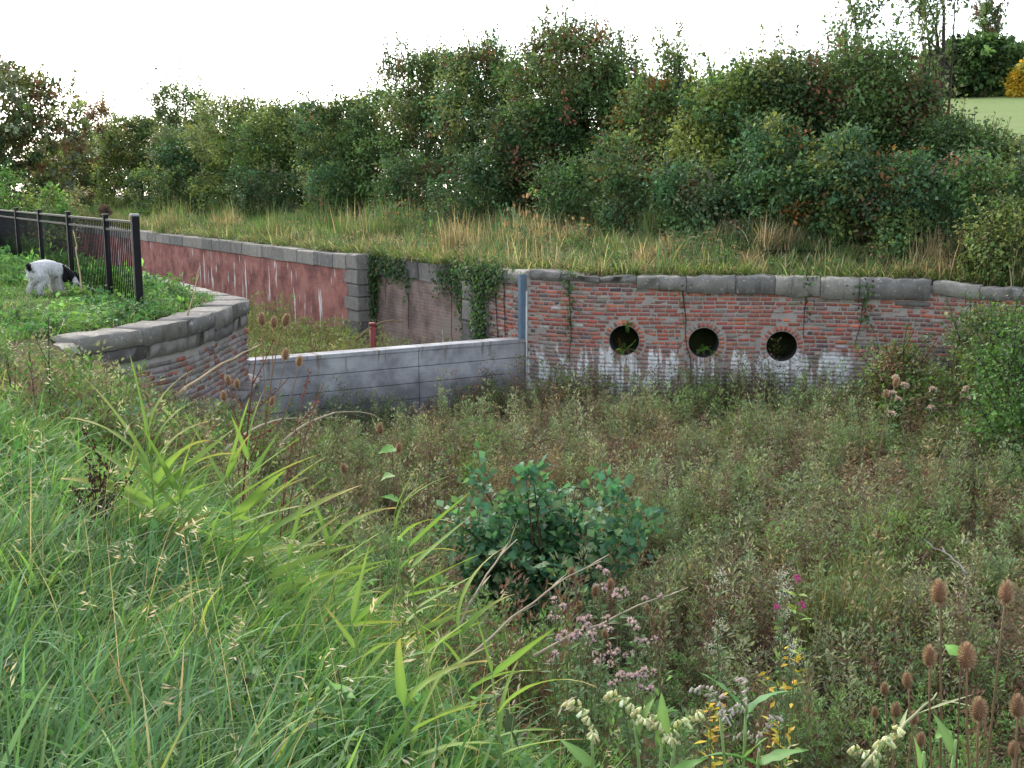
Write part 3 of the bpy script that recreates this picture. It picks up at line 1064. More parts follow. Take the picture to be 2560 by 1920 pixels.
def crown_leaves(sp, twig, lobes, n, L, pal, spread=0.14, shoots=0, per=22, shoot_len=(0.35, 0.9), flat=0.0, jit_c=0.22):
    """leaf clumps spread over and through a set of lobes, with leafy shoots that break the outline"""
    C = np.array([l[:3] for l in lobes]); Rr = np.array([l[3:] for l in lobes])
    w = (Rr[:, 0] * Rr[:, 2]); w = w / w.sum()
    nc = max(8, n // per)
    k = R.choice(len(lobes), nc * 3, p=w)
    d = unit(R.normal(0, 1, (nc * 3, 3)) + np.array([0, -0.15, 0.12]))
    rad = 1 - 0.42 * R.random(nc * 3) ** 1.7
    P = C[k] + d * rad[:, None] * Rr[k]
    inside = np.zeros(len(P), bool)
    for c, r in zip(C, Rr):
        inside |= (((P - c) / r) ** 2).sum(1) < 0.5 ** 2
    keep = np.where(~inside)[0][:nc]
    P, d, k = P[keep], d[keep], k[keep]
    nc = len(P)
    two = np.stack([colors(pal, len(lobes), jit_c * .7), colors(pal, len(lobes), jit_c * .7)], 1)      # each limb carries its own two leaf colours
    cc = np.where((R.random((nc, 1)) < .2), colors(pal, nc, jit_c), two[k, R.integers(0, 2, nc)]) * np.exp(R.normal(0, jit_c * .7, (nc, 1)))
    m = R.poisson(per, nc) + 4
    idx = np.repeat(np.arange(nc), m)
    q = P[idx] + R.normal(0, spread, (len(idx), 3)) * np.array([1.15, 1.15, 0.85])
    out = d[idx]
    dirs = unit(out * 0.6 + R.normal(0, 0.75, q.shape) + np.array([0, 0, -0.15]))
    nrm = unit(out * 0.5 + R.normal(0, 0.6, q.shape) + np.array([0, 0, 0.9 - flat]))
    LL = L * np.exp(R.normal(0, 0.25, len(q)))
    col = cc[idx] * np.exp(R.normal(0, 0.2, (len(q), 1)))
    sp.leaves(q, dirs, nrm, LL, LL * R.uniform(0.5, 0.8, len(q)), col)
    # shoots
    if shoots:
        up = np.where(d[:, 2] > 0.05)[0]
        pick = R.choice(up, min(shoots, len(up)), replace=len(up) < shoots)
        for i in pick:
            ln = R.uniform(*shoot_len)
            di = unit(d[i] * 0.55 + np.array([R.normal(0, .2), R.normal(0, .2), 0.9]))
            e = P[i] + di * ln
            mid = P[i] + di * ln * .5 + R.normal(0, .05, 3)
            twig.tube(bezier(P[i] - di * .25, mid, e, 4), np.linspace(.011, .004, 4), BARK, 3, False)
            t = R.random(int(ln * 26)) ** 0.8
            b = P[i] + di * (t * ln)[:, None] + R.normal(0, .025, (len(t), 3))
            dd = unit(di * 0.5 + R.normal(0, .7, b.shape))
            sp.leaves(b, dd, unit(R.normal(0, 1, b.shape) + [0, 0, .6]), L * .95, L * .6, np.repeat(cc[i][None], len(t), 0) * np.exp(R.normal(0, .2, (len(t), 1))))


def bush_lobes(w, dep, z0, z1, n, rs=(0.2, 0.36)):
    """overlapping lobes filling a rounded bush; local coordinates"""
    H = z1 - z0; out = []
    out.append((R.normal(0, .08 * w), 0, z1 - 0.17 * H, .2 * w, .2 * dep, .17 * H))
    for i in range(n):
        zf = (i + R.random()) / n
        env = math.sqrt(max(0.12, 1 - ((zf - 0.42) / 0.72) ** 2))
        r = R.uniform(*rs)
        an = R.uniform(0, 2 * math.pi); q = math.sqrt(R.random()) * 0.72 * env
        rz = min(r * w * R.uniform(.8, 1.1), .3 * H)
        z = z0 + zf * H
        z = min(max(z, z0 + rz * .5), z1 - rz)
        out.append((math.cos(an) * q * w * .44, math.sin(an) * q * dep * .5, z, r * w * .8, r * dep * .9, rz))
    return out


def tree(name, label, px, y, topy, wpx, pal, nleaf, L, dep=3.6, cat="tree", group=None, shoots=30, n_lobes=13, z0=0.15, stems=4, spread=.15, base=None, per=22, shoot_len=(.35, .9), rs=(.2, .36), lean=0.0, top_low=None):
    nleaf = int(nleaf * (1.55 + .9 * float(sstep(40, 60, y)))); L = L * 1.08
    x = (px - 1280) / FPX * y / 1.02 * 1.0
    gz = float(terrain(x, y)) if base is None else base
    H = height_at(topy, y) - gz
    w = wpx * 1.28 / FPX * y
    root = empty(name, (x, y, gz))
    tag(root, label, cat, group)
    lobes = bush_lobes(w, dep, z0 if top_low is None else top_low * H, H, n_lobes, rs)
    sp, tw = Soup(), Soup()
    crown_leaves(sp, tw, lobes, nleaf, L, pal, spread, shoots, per, shoot_len)
    for i in range(stems):
        an = R.uniform(0, 6.28); b = np.array([math.cos(an) * .12 * stems ** .5, math.sin(an) * .12 * stems ** .5, -.1])
        tgt = np.array(lobes[R.integers(len(lobes))][:3]) if i else np.array(lobes[0][:3])
        mid = b * .5 + tgt * .5 + np.array([0, 0, .18 * H]) * (0.5 if i else 0.0) + R.normal(0, .12, 3)
        r0 = R.uniform(.035, .06) * H / 5 * (1.5 if i == 0 else 1)
        tw.tube(bezier(b, mid, tgt, 7), np.linspace(r0, r0 * .25, 7), BARK, 6)
        for j in range(3):
            t2 = np.array(lobes[R.integers(len(lobes))][:3]); st_ = b * .35 + tgt * .65
            tw.tube(bezier(st_, (st_ + t2) / 2 + R.normal(0, .15, 3), t2, 5), np.linspace(r0 * .45, r0 * .12, 5), BARK, 4)
    sp.obj("crown", M['leaf'], root)
    tw.obj("trunk", M['bark'], root, True)
    return root


HG = "trees of the hedge beyond the lock"
P_far = [(OLV, 3), (MIDG, 3), (YLG, 1), (DKG, 2)]
P_red = [(DKG, 3), (MIDG, 4), (OLV, 2), (RED, 1.8), (ORG, .3)]
P_green = [(DKG, 2.5), (MIDG, 4), (BLG, 2), (OLV, 2), (YLG, .8)]
P_or = [(MIDG, 3), (OLV, 2.5), (ORG, 1.4), (RED, .9), (DKG, 2)]
P_yel = [(MIDG, 3), (YLG, 3), (OLV, 3), (DKG, 1.5)]


def hy(px, n=None):
    """distance at which the hedge line crosses a photo column"""
    u = (px - 1280) / FPX / 1.02
    if n is None: n = 19.0 + 1.6 * float(sstep(1700, 2200, px))
    return n / (N[0] * u + N[1])


tree("hedge_tree", "low rounded yellow green tree at the far end of the hedge", 170, hy(170) * .8, 345, 200, P_far, 5200, .15, 5, group=HG, shoots=25)
tree("hedge_tree", "thin twiggy brownish tree poking above the far hedge end", 250, hy(250) * .9, 258, 110, [(BRN, 3), (ORG, 1.5), (OLV, 2)], 2200, .14, 4, group=HG, shoots=50, shoot_len=(.6, 1.6))
tree("hedge_tree", "rounded olive tree low in the hedge beside the pale grass clump", 345, hy(345) * .92, 290, 210, P_far, 6500, .14, 4.5, group=HG, shoots=30)
tree("hedge_tree", "narrow pointed grey green tree with a double spire", 470, hy(470), 212, 150, [(GRY, 2), (MIDG, 3), (OLV, 2)], 4500, .13, 4, group=HG, shoots=60, shoot_len=(.6, 1.5))
tree("hedge_tree", "dull blue green tree below the double spire", 475, hy(475) * .88, 330, 190, [(GRY, 2), (BLG, 3), (MIDG, 2)], 5200, .13, 4, group=HG, shoots=20)
tree("hedge_tree", "broad yellow green tree with a flat rounded top", 600, hy(600) * .93, 243, 250, P_yel, 8200, .125, 4.5, group=HG, shoots=40)
tree("hedge_tree", "mid green tree with bare twigs standing out of its top", 745, hy(745), 258, 230, P_green + [(YLG, 1.5)], 7500, .12, 4, group=HG, shoots=60, shoot_len=(.4, 1.1))
tree("hedge_tree", "olive green tree whose foliage hangs low over the tall grass", 880, hy(880) * .95, 250, 230, P_green + [(ORG, .3)], 8200, .115, 4.2, group=HG, shoots=40)
tree("hedge_tree", "tall hawthorn with red tinted shoots leaning over its neighbour", 1040, hy(1040), 128, 270, P_red, 9500, .105, 4, group=HG, shoots=90, shoot_len=(.4, 1.1))
tree("hedge_tree", "dense dark green hawthorn with a pointed top", 1195, hy(1195), 112, 240, P_red[:3] + [(RED, .8), (BLG, 1)], 9500, .1, 4, group=HG, shoots=80)
tree("hedge_tree", "tallest hawthorn of the hedge with reddish domed crown", 1425, hy(1425), 62, 320, P_red, 12500, .1, 4.2, group=HG, shoots=130, n_lobes=16, shoot_len=(.4, 1.0))
tree("hedge_tree", "dark low hawthorn filling in under the tallest crown", 1320, hy(1320) * .93, 260, 260, [(DKG, 4), (MIDG, 3), (BLG, 1.5), (RED, .4)], 9000, .1, 3, group=HG, shoots=30)
tree("hedge_tree", "hawthorn streaked with orange leaves above the bramble", 1640, hy(1640), 195, 250, P_or, 9500, .095, 3.6, group=HG, shoots=80, shoot_len=(.4, 1.2))
tree("hedge_tree", "spindly shoot tree rising thin above the orange hawthorn", 1692, hy(1692), 98, 60, [(OLV, 3), (MIDG, 2)], 420, .1, 1.2, group=HG, shoots=26, n_lobes=5, stems=2, top_low=.55, shoot_len=(.4, 1.1))
tree("hedge_tree", "pale green tree with an even crown of drooping sprays", 1830, hy(1830) * .97, 168, 260, P_yel + [(BLG, 2)], 9500, .09, 3.2, group=HG, shoots=70)
tree("hedge_tree", "mid green tree with dark hollow centre and stray twigs", 1990, hy(1990), 145, 250, P_green + [(RED, .4)], 9500, .09, 3.2, group=HG, shoots=80, shoot_len=(.4, 1.1))
tree("hedge_tree", "dark green hawthorn below the tall ash", 2150, hy(2150), 120, 250, [(DKG, 3), (MIDG, 4), (OLV, 1.5), (RED, .8)], 9500, .085, 3.2, group=HG, shoots=80, shoot_len=(.4, 1.1))
tree("hedge_tree", "purplish dark shrub sloping down to the field edge", 2290, hy(2290) * 1.04, 205, 230, [(DKG, 4), (MIDG, 3), (RED, 1.2), (OLV, 1)], 8000, .085, 2.8, group=HG, shoots=40)
tree("hedge_tree", "low dark shrub at the end of the hedge against the field", 2385, hy(2385) * 1.02, 300, 190, [(DKG, 3), (MIDG, 3), (OLV, 2), (RED, .4)], 5500, .08, 2.4, group=HG, shoots=30)

tree("hedge_tree", "scrubby shrub dipping toward the field corner", 2475, hy(2475) * 1.03, 345, 170, [(DKG, 3), (MIDG, 3), (OLV, 2), (BRN, .6)], 4500, .08, 2.2, group=HG, shoots=40)
tree("hedge_tree", "last straggling shrub of the hedge line", 2570, hy(2570) * 1.05, 405, 150, [(MIDG, 3), (OLV, 3), (YLG, .8)], 3800, .08, 2.2, group=HG, shoots=40)

# hawthorns that close the gaps behind the front row
sky_px = [100, 220, 345, 420, 520, 600, 700, 800, 900, 980, 1040, 1140, 1220, 1320, 1420, 1500, 1560, 1640, 1720, 1830, 1990, 2150, 2290]
sky_py = [370, 300, 300, 290, 285, 262, 270, 265, 255, 185, 160, 140, 150, 135, 90, 110, 160, 210, 215, 190, 165, 140, 215]
for px in range(130, 2300, 92):
    tree("infill_hawthorn", "dull green hawthorn closing the gap behind the front trees", px, hy(px) * 1.045, float(np.interp(px, sky_px, sky_py)) + 14, 165, [(MIDG, 3), (DKG, 2), (OLV, 3), (BRN, .5), (GRY, .6)], 3000 if px > 900 else 2300, .12 if px > 900 else .15, 2.6, group="infill hawthorns", shoots=22, n_lobes=12, stems=2, per=26)

# trees away from the hedge
BT = "trees around the field and bank"
tree("broad_tree", "big dull brown green tree standing alone beyond the railings", 5, 62, 145, 330, [(OLV, 3), (BRN, 1.5), (GRY, 2), (DKG, 2)], 12000, .2, 8, group=BT, shoots=50, shoot_len=(.6, 1.5), n_lobes=18)
tree("broad_tree", "dark round tree at the top edge of the field", 2410, 82, 104, 230, [(DKG, 3), (MIDG, 3), (OLV, 2)], 7500, .3, 8, group=BT, shoots=20, n_lobes=14)
tree("broad_tree", "dark green tree behind the white van", 2540, 92, 112, 200, [(DKG, 3), (MIDG, 3), (BLG, 2)], 5500, .3, 7, group=BT, shoots=15, n_lobes=12)
tree("yellow_tree", "bright yellow autumn tree at the top of the field", 2556, 76, 158, 52, [(YEL, 4), ((.3, .24, .04), 3), (OLV, .7)], 2600, .24, 4, group=BT, shoots=10, n_lobes=9)
tree("ash_tree", "tall thin ash with bare trunk and sparse crown above the hedge", 2330, 27.5, -95, 190, [(MIDG, 3), (OLV, 3), (GRY, 1)], 950, .085, 2.6, group=BT, shoots=90, n_lobes=16, shoot_len=(.4, 1.0), top_low=.48, rs=(.13, .22), stems=5, per=15)
tree("ash_tree", "slender grey stemmed ash with open crown beside the taller one", 2450, 90, 15, 110, [(GRY, 2), (MIDG, 2), (BRN, 1.2)], 700, .2, 2.6, group=BT, shoots=80, n_lobes=12, shoot_len=(.5, 1.3), top_low=.42, rs=(.14, .24), stems=5, per=13)
tree("ash_tree", "tall sapling of scattered leaves at the hedge gap", 2120, 29, 20, 150, [(OLV, 2), (MIDG, 2)], 300, .1, 1.6, group=BT, shoots=46, n_lobes=7, shoot_len=(.5, 1.2), top_low=.62, rs=(.14, .22), stems=3, per=8)
# hillside behind the far trees
hl = Soup()
hx = np.linspace(0, 1, 50)
V = []; T = []
for i, t in enumerate(np.linspace(0, 1, 60)):
    x = 70 + t * 330
    hgt = 36 * math.sin(min(1, t * 1.1) * math.pi * .5) ** .6 + R.normal(0, .5) + 3
    for (dy, z) in ((-25, 0), (0, hgt), (90, hgt + 10), (180, 0)):
        V.append((x, 235 - 40 * t + dy, z))
for i in range(59):
    for j in range(3):
        a = i * 4 + j; T += [[a, a + 4, a + 5], [a, a + 5, a + 1]]
o = hl.add(np.array(V), np.array(T), np.array((.05, .07, .045)))
o = hl.obj("distant_hill", M['leaf']); tag(o, "dark wooded hill on the skyline beyond the field", None, None, "structure")

# ------------------------------------------------------------------ bramble and shrubs at the hedge foot
def clump(name, label, px, y, py_top, wpx, pal, n, L, dep=1.8, cat="bramble", group=None, shoots=12, nl=8, mat='leaf', z0=-.05, base=None, spread=.12):
    x = (px - 1280) / FPX * y / 1.0
    gz = float(terrain(x, y)) if base is None else base
    H = height_at(py_top, y) - gz
    root = empty(name, (x, y, gz)); tag(root, label, cat, group)
    lobes = bush_lobes(wpx / FPX * y, dep, z0, H, nl, (.24, .4))
    sp, tw = Soup(), Soup()
    crown_leaves(sp, tw, lobes, n, L, pal, spread, shoots, 18, (.25, .6))
    for i in range(5):
        tgt = np.array(lobes[R.integers(len(lobes))][:3]); b = np.array([R.normal(0, .15), R.normal(0, .15), -.1])
        tw.tube(bezier(b, (b + tgt) / 2 + [0, 0, .3], tgt, 6), np.linspace(.018, .006, 6), (.1, .06, .05), 5)
    sp.obj("foliage", M[mat], root); tw.obj("stem", M['bark'], root, True)
    return root


BG_ = "brambles and shrubs along the hedge foot"
P_br = [(BLG, 4), ((.08, .15, .06), 3), (MIDG, 3), (YLG, .8), (ORG, .25), (RED, .2)]
for lab, px, f, top, w, pal, n, L, sh in (
        ("dark hedge foot shrub behind the first coping blocks", 430, .82, 420, 240, P_far, 2600, .13, 8),
        ("pale plumed grassy shrub behind the second railing post", 205, .62, 470, 110, [((.3, .27, .15), 3), (OLV, 2)], 1300, .12, 20),
        ("shadowy shrub with pale blue green leaves at the hedge foot", 640, .88, 420, 230, [(BLG, 3), (DKG, 2), (GRY, 1)], 3400, .11, 8),
        ("dark shrub behind the brown dock stalk", 830, .88, 400, 230, P_green, 3800, .1, 10),
        ("dark shrub behind the chamber quoin", 1010, .88, 380, 240, [(DKG, 4), (MIDG, 2), (BLG, 1), (RED, .3)], 4200, .095, 10),
        ("blackish green shrub under the pointed hawthorn", 1180, .87, 370, 240, [(DKG, 4), (BLG, 2), (MIDG, 1)], 4200, .09, 10),
        ("deep green shrub under the tallest hawthorn", 1400, .87, 400, 240, [(DKG, 4), (BLG, 2), (MIDG, 2)], 4200, .085, 10),
        ("orange flecked bramble mound above the first culvert", 1560, .88, 330, 220, P_or + [(BLG, 2)], 4400, .085, 14),
        ("pale leaved bramble mound above the second culvert", 1730, 0.9, 400, 230, P_br + [(GRY, 2)], 4600, .09, 14),
        ("bright green bramble cascade with yellow leaves over the third culvert", 1900, 0.95, 290, 250, P_br + [(YLG, 1)], 5600, .09, 14),
        ("big leaved bramble in the dark hollow right of the culverts", 2080, 0.97, 330, 230, P_br, 5000, .09, 14),
        ("grey green bramble drooping at the coping end", 2250, 0.985, 380, 230, P_br + [(GRY, 1.5)], 5000, .085, 14),
        ("tangled bramble below the field gap", 2400, 1.0, 385, 220, P_br + [(RED, .5)], 4600, .08, 14),
        ("rough shrub closing off the wall at the field side", 2540, 1.03, 400, 230, P_br + [(OLV, 3), (YLG, 1)], 4600, .08, 18)):
    clump("bramble_mound", lab, px, hy(px, 18.6) * f, top, w, pal, n, L, group=BG_, shoots=sh, cat="shrub")
for lab, px, y, top, w in (("bright green leafy shrub behind the railings", 30, 34, 425, 190), ("smaller bright green shrub beside the plumed clump", 140, 37, 470, 120)):
    clump("green_shrub", lab, px, y, top, w, [((.1, .2, .05), 3), (YLG, 1), (MIDG, 2)], 2600, .11, group="shrubs behind the railings", cat="shrub", shoots=30)
# overgrowth that hides the right end of the wing wall
OV = "overgrowth against the end of the wing wall"
for lab, px, y, top, w, pal, n in (
        ("yellow green sallow shrub on top of the wall end", 2510, 20.4, 500, 260, [(YLG, 2), (OLV, 3), (MIDG, 3)], 4200),
        ("mixed weed mound hanging over the broken coping", 2440, 20.8, 600, 190, [(MIDG, 3), (DKG, 2), (BRN, 2)], 2300),
        ("leafy mound of nettles hiding the wall end", 2470, 17.6, 765, 270, [(MIDG, 4), (DKG, 3), (OLV, 2), ((.1, .19, .04), 2), (BRN, .5)], 5200),
        ("rank green nettle bank in front of the wall end", 2560, 15.5, 820, 300, [(MIDG, 4), ((.08, .17, .04), 3), (DKG, 2)], 5200),
        ("scrubby weeds creeping up below the last culvert bricks", 2270, 18.3, 865, 230, [(MIDG, 3), (OLV, 3), (BRN, 2), ((.1, .19, .04), 2)], 3600)):
    clump("overgrown_mound", lab, px, y, top, w, pal, n, .065, 1.4, "weeds", OV, 40, 9, spread=.1)

# ------------------------------------------------------------------ grass
GBR, GMD, GBL, GYL, STR = (0.122, 0.235, 0.06), (0.085, 0.172, 0.052), (0.095, 0.185, 0.085), (0.25, 0.3, 0.07), (0.4, 0.33, 0.2)


def scatter(n, x0, x1, y0, y1, fn):
    out = []
    got = 0
    while got < n:
        p = np.stack([R.uniform(x0, x1, n), R.uniform(y0, y1, n)], 1)
        p = p[fn(p[:, 0], p[:, 1])]
        out.append(p); got += len(p)
        if len(out) > 60: break
    return np.concatenate(out)[:n]


def tufts(n, k, sig, *a):
    """plants gathered in tufts of about k"""
    c = scatter(max(1, n // k), *a)
    q = np.repeat(c, k, 0) + R.normal(0, sig, (len(c) * k, 2))
    return q[a[-1](q[:, 0], q[:, 1])]


def in_view(x, y, m=0.06):
    return (y > 1.5) & (np.abs(x) < (0.457 + m) * y + 0.8)


def with_z(p, dz=0.0):
    return np.column_stack([p, terrain(p[:, 0], p[:, 1]) + dz])


def dens_y(y, near):
    """keep probability falling with distance so that density looks even"""
    return R.random(len(y)) < np.clip((near / np.maximum(y, .1)) ** 1.2, 0, 1)


# long grass on the near bank (foreground): tufts of combed blades
dcr = lambda x, y: signed(CREST, x, y)
edge = lambda x, y: 2.05 + 0.6 * wob(x, y, 1.1) + 0.3 * wob(x, y, 3.1)


def blade_tuft(nb, rad, pal, Lr, Wr, K, curl=(.2, 1.9), lean=.13, comb=.9, dry=.07, yel=.22, drypal=None):
    s_ = Soup()
    q = np.column_stack([R.normal(0, rad, nb), R.normal(0, rad, nb), np.zeros(nb)])
    c = colors(pal, nb, .17) * np.exp(R.normal(0, .08))
    c = np.where((R.random(nb) < dry)[:, None], colors(drypal or [(STR, 3), ((.3, .2, .1), 1)], nb, .2), c)
    ct = np.where((R.random(nb) < yel)[:, None], c * .5 + np.array(GYL) * .5, c * 1.08)
    s_.blades(q, R.normal(0, comb, nb), R.gamma(2, lean, nb), R.uniform(*curl, nb), R.uniform(*Lr, nb), R.uniform(*Wr, nb), c, K, ct)
    return s_


def herb_tuft(m, h, rad, pal, Lr, Wr, up=.4):
    s_ = Soup()
    hh = h * R.uniform(.7, 1.2)
    q = np.column_stack([R.normal(0, rad, m), R.normal(0, rad, m), R.random(m) * hh])
    dv = R.normal(0, 1, q.shape); dv[:, 2] = np.abs(dv[:, 2]) * up
    s_.leaves(q, dv, unit(R.normal(0, .5, q.shape) + [0, 0, 1]), R.uniform(*Lr, m), R.uniform(*Wr, m), np.repeat(colors(pal, 1, .2), m, 0) * np.exp(R.normal(0, .18, (m, 1))))
    return s_


near_grass = lambda x, y: in_view(x, y) & (dcr(x, y) < edge(x, y)) & ((y < 10) | (dcr(x, y) < .3))
gv = [blade_tuft(26, .075, [(GBR, 4), (GMD, 4), (GBL, 1)], (.12, .4), (.005, .013), 5, dry=.035) for _ in range(22)]
gv += [blade_tuft(26, .075, [(GBL, 4), ((.07, .15, .06), 2), (GMD, 1)], (.12, .42), (.005, .013), 5, dry=.035) for _ in range(20)]
gv += [blade_tuft(26, .075, [(GMD, 3), (STR, 1.2), ((.16, .2, .06), 2)], (.12, .42), (.005, .01), 5, dry=.25) for _ in range(14)]
gv += [blade_tuft(22, .06, [(GBR, 2), (GYL, 1), (GMD, 2)], (.2, .5), (.007, .015), 6) for _ in range(12)]
gv += [herb_tuft(26, .2, .06, [((.07, .16, .06), 3), (GMD, 3), ((.1, .2, .07), 2), (GYL, .3)], (.03, .07), (.012, .034)) for _ in range(20)]
gv += [herb_tuft(24, .24, .05, [((.13, .075, .05), 3), ((.1, .06, .05), 2)], (.02, .05), (.008, .02), 1.0) for _ in range(8)]
pools = [gv[0:22], gv[22:42], gv[42:56], gv[56:68] + gv[0:22], gv[68:88], gv[88:96]]
uv = [blade_tuft(26, .07, [(GMD, 4), ((.06, .13, .03), 3), (GBL, 2), (STR, .4)], (.08, .22), (.005, .01), 3, (0, 1.2), .2, 3, .08, 0) for _ in range(24)]


def combed(pool, k, half):
    """patch whose tufts keep one lie"""
    out = Soup()
    for i in range(k):
        q = R.random()
        src = pool if q < .58 else (gv[0:22] if q < .74 else (uv if q < .93 else gv[68:88]))
        t = src[R.integers(len(src))]
        an = R.normal(0, .55); sc = R.uniform(.75, 1.3); ca, sa = math.cos(an) * sc, math.sin(an) * sc
        out.add(np.concatenate(t.v) @ np.array([[ca, sa, 0], [-sa, ca, 0], [0, 0, sc]]) + np.array([R.uniform(-half, half), R.uniform(-half, half), 0]), np.concatenate(t.t), np.concatenate(t.c))
    return out


near_p = [combed(pl, 34, .23) for pl in pools for _ in range(4)]
far_p = [combed(pl, 26, .33) for pl in pools for _ in range(3)]
def lay(name, label, spots, pats, per):
    n = len(spots); w1 = wob(spots[:, 0], spots[:, 1], 1.2, 5.0) + R.normal(0, .25, n); w2 = wob(spots[:, 0], spots[:, 1], 1.9, 9.0) + R.normal(0, .25, n); w3 = wob(spots[:, 0], spots[:, 1], 1.5, 7.0) + R.normal(0, .2, n)
    g_ = np.where(w1 > .3, 1, 0); g_ = np.where(R.random(n) < .16, 3, g_); g_ = np.where(w2 > .62, 2, g_); g_ = np.where(w3 > .6, 4, g_); g_ = np.where(w3 < -.8, 5, g_)
    comb = 2.6 * wob(spots[:, 0], spots[:, 1], 1.6, 1.0) + 1.2 * wob(spots[:, 0], spots[:, 1], 4.1)
    scatter_stuff(name, label, "grass", M['grass'], pats, with_z(spots, -.02), lie_on(spots, comb + R.normal(0, .4, n), terrain), np.exp(R.normal(0, .12, n)) * (1 + .2 * wob(spots[:, 0], spots[:, 1], 2.7, 4.)), g_ * per + R.integers(0, per, n))
lay("bank_grass", "lush mixed green grass and herbs on the near bank", grid_spots(-4.5, 3.2, 1.5, 5.6, .36, near_grass), near_p, 4)
lay("bank_grass", "greener rough grass further along the near bank", grid_spots(-8, 1.5, 5.6, 12, .52, lambda x, y: near_grass(x, y) & ((y < 9.2) | (dcr(x, y) < -.5))), far_p, 3)
sp = Soup()
# broad arching blades
p = scatter(1900, -5, 2.2, 1.8, 8, lambda x, y: in_view(x, y) & (dcr(x, y) < edge(x, y) - .1) & dens_y(y, 3.2))
n = len(p); c = colors([(GBR, 3), (GBL, 3), (GYL, .7)], n, .15)
sp.blades(with_z(p), R.uniform(0, 6.28, n), R.uniform(.05, .4, n), R.uniform(.8, 2.6, n), R.uniform(.3, .62, n), R.uniform(.008, .014, n), c, 7, c * 1.15, .25)
# dry seed stalks
p = scatter(330, -6, 2.4, 2, 11, lambda x, y: in_view(x, y) & (dcr(x, y) < edge(x, y)) & dens_y(y, 4))
n = len(p); az = R.uniform(0, 6.28, n); rt = with_z(p); LL = R.uniform(.45, .9, n); le = R.uniform(0, .35, n); cu = R.uniform(.1, .7, n)
sp.blades(rt, az, le, cu, LL, .0035, colors([(STR, 1), ((.35, .27, .15), 1)], n, .15), 5)
th = le + cu * .5
tip = rt + np.stack([np.cos(az) * np.sin(th), np.sin(az) * np.sin(th), np.cos(th)], 1) * LL[:, None] * .96
sp.leaves(np.repeat(tip, 6, 0) + R.normal(0, .018, (n * 6, 3)) * [.5, .5, 1], np.repeat(np.stack([np.cos(az) * .7, np.sin(az) * .7, 0 * az + .4], 1), 6, 0) + R.normal(0, .3, (n * 6, 3)), R.normal(0, 1, (n * 6, 3)), .028, .0055, np.repeat(colors([((.45, .38, .28), 1)], n, .15), 6, 0))
o = sp.obj("tall_grass", M['grass']); tag(o, "single arching blades and dry seed stalks standing out of the bank grass", "grass", None, "stuff")

# lawn beyond, up to the fence and the lock side
sp = Soup()
land_near = lambda x, y: (signed(near_poly, x, y) < -.38) & in_view(x, y, .02)
DOG = at_z(96, 738, 0.0)[:2]
def clear_dog(x, y):
    t = np.clip((x * DOG[0] + y * DOG[1]) / (DOG @ DOG), .8, 1.03)
    return np.hypot(x - DOG[0] * t, y - DOG[1] * t) > .55
lv = [blade_tuft(26, .11, [(GBR, 3), (GMD, 4), ((.11, .19, .06), 3), (GYL, .5)], (.06, .17), (.009, .016), 2, (0, 1.1), .2, 3, .05, .1) for _ in range(30)]
lv += [herb_tuft(30, .13, .09, [((.085, .18, .06), 4), ((.07, .15, .06), 3), (GBR, 2)], (.05, .09), (.025, .05)) for _ in range(24)]
lp = [patch(lv[:30], 26, .42) for _ in range(8)] + [patch(lv[:18] + lv[30:], 26, .42, .8, 1.5) for _ in range(8)]
p = grid_spots(-34, -1.5, 8.5, 60, .72, lambda x, y: (signed(near_poly, x, y) < -.8) & in_view(x, y, .02))
n = len(p)
dl = np.abs((p[:, 0] - P0[0]) * N[0] + (p[:, 1] - P0[1]) * N[1])
hb_ = ((signed(near_poly, p[:, 0], p[:, 1]) > -1.7) | ((dl < .8) & (p[:, 1] > 14)) | (wob(p[:, 0], p[:, 1], .9, 2.) > .4)) & clear_dog(p[:, 0], p[:, 1]) & (signed(near_poly, p[:, 0], p[:, 1]) < -.85)
sz = np.column_stack([np.ones(n), np.ones(n), np.where(hb_, R.uniform(.8, 1.5, n), R.uniform(.6, 1.0, n)) * np.where(clear_dog(p[:, 0], p[:, 1]), 1, .55) * np.clip(p[:, 1] / 16, .9, 1.6)])
scatter_stuff("lawn_grass", "short green grass and nettles around the railings", "grass", M['grass'], lp, with_z(p, -.01), R.uniform(0, 6.28, n), sz, np.where(hb_, R.integers(8, 16, n), R.integers(0, 8, n)))
p = scatter(420, -14, -1.5, 8.5, 34, lambda x, y: (signed(near_poly, x, y) < -.46) & (signed(near_poly, x, y) > -1.0) & in_view(x, y, .02))
n = len(p)
scatter_stuff("lockside_grass", "grass and nettles growing up to the near coping", "grass", M['grass'], lv, with_z(p, -.01), R.uniform(0, 6.28, n), R.uniform(.8, 1.5, n), R.integers(0, 54, n))

# rough grass on the far bank
sp = Soup()
land_far = lambda x, y: (signed(far_poly, x, y) < -.34) & in_view(x, y, .03)
nn = lambda x, y: x * N[0] + y * N[1]
def far_root(p, dz=0.0):
    z = np.maximum(terrain(p[:, 0], p[:, 1]), np.where(signed(far_poly, p[:, 0], p[:, 1]) > -1.1, -0.02, -9))
    return np.column_stack([p, z + dz])
FB = [((.1, .12, .055), 3), ((.11, .165, .06), 3), ((.095, .165, .05), 3), ((.09, .13, .07), 2), (STR, .6), ((.24, .18, .1), .7)]
fv = [blade_tuft(26, .14, FB, (.14, .42), (.013, .022), 3, (0, 1.4), .2, 3, .1, .0) for _ in range(26)]
fv += [blade_tuft(26, .14, [((.15, .26, .06), 2), ((.12, .22, .05), 2)], (.1, .3), (.013, .022), 3, (0, 1.2), .16, 3, .05, .1) for _ in range(14)]
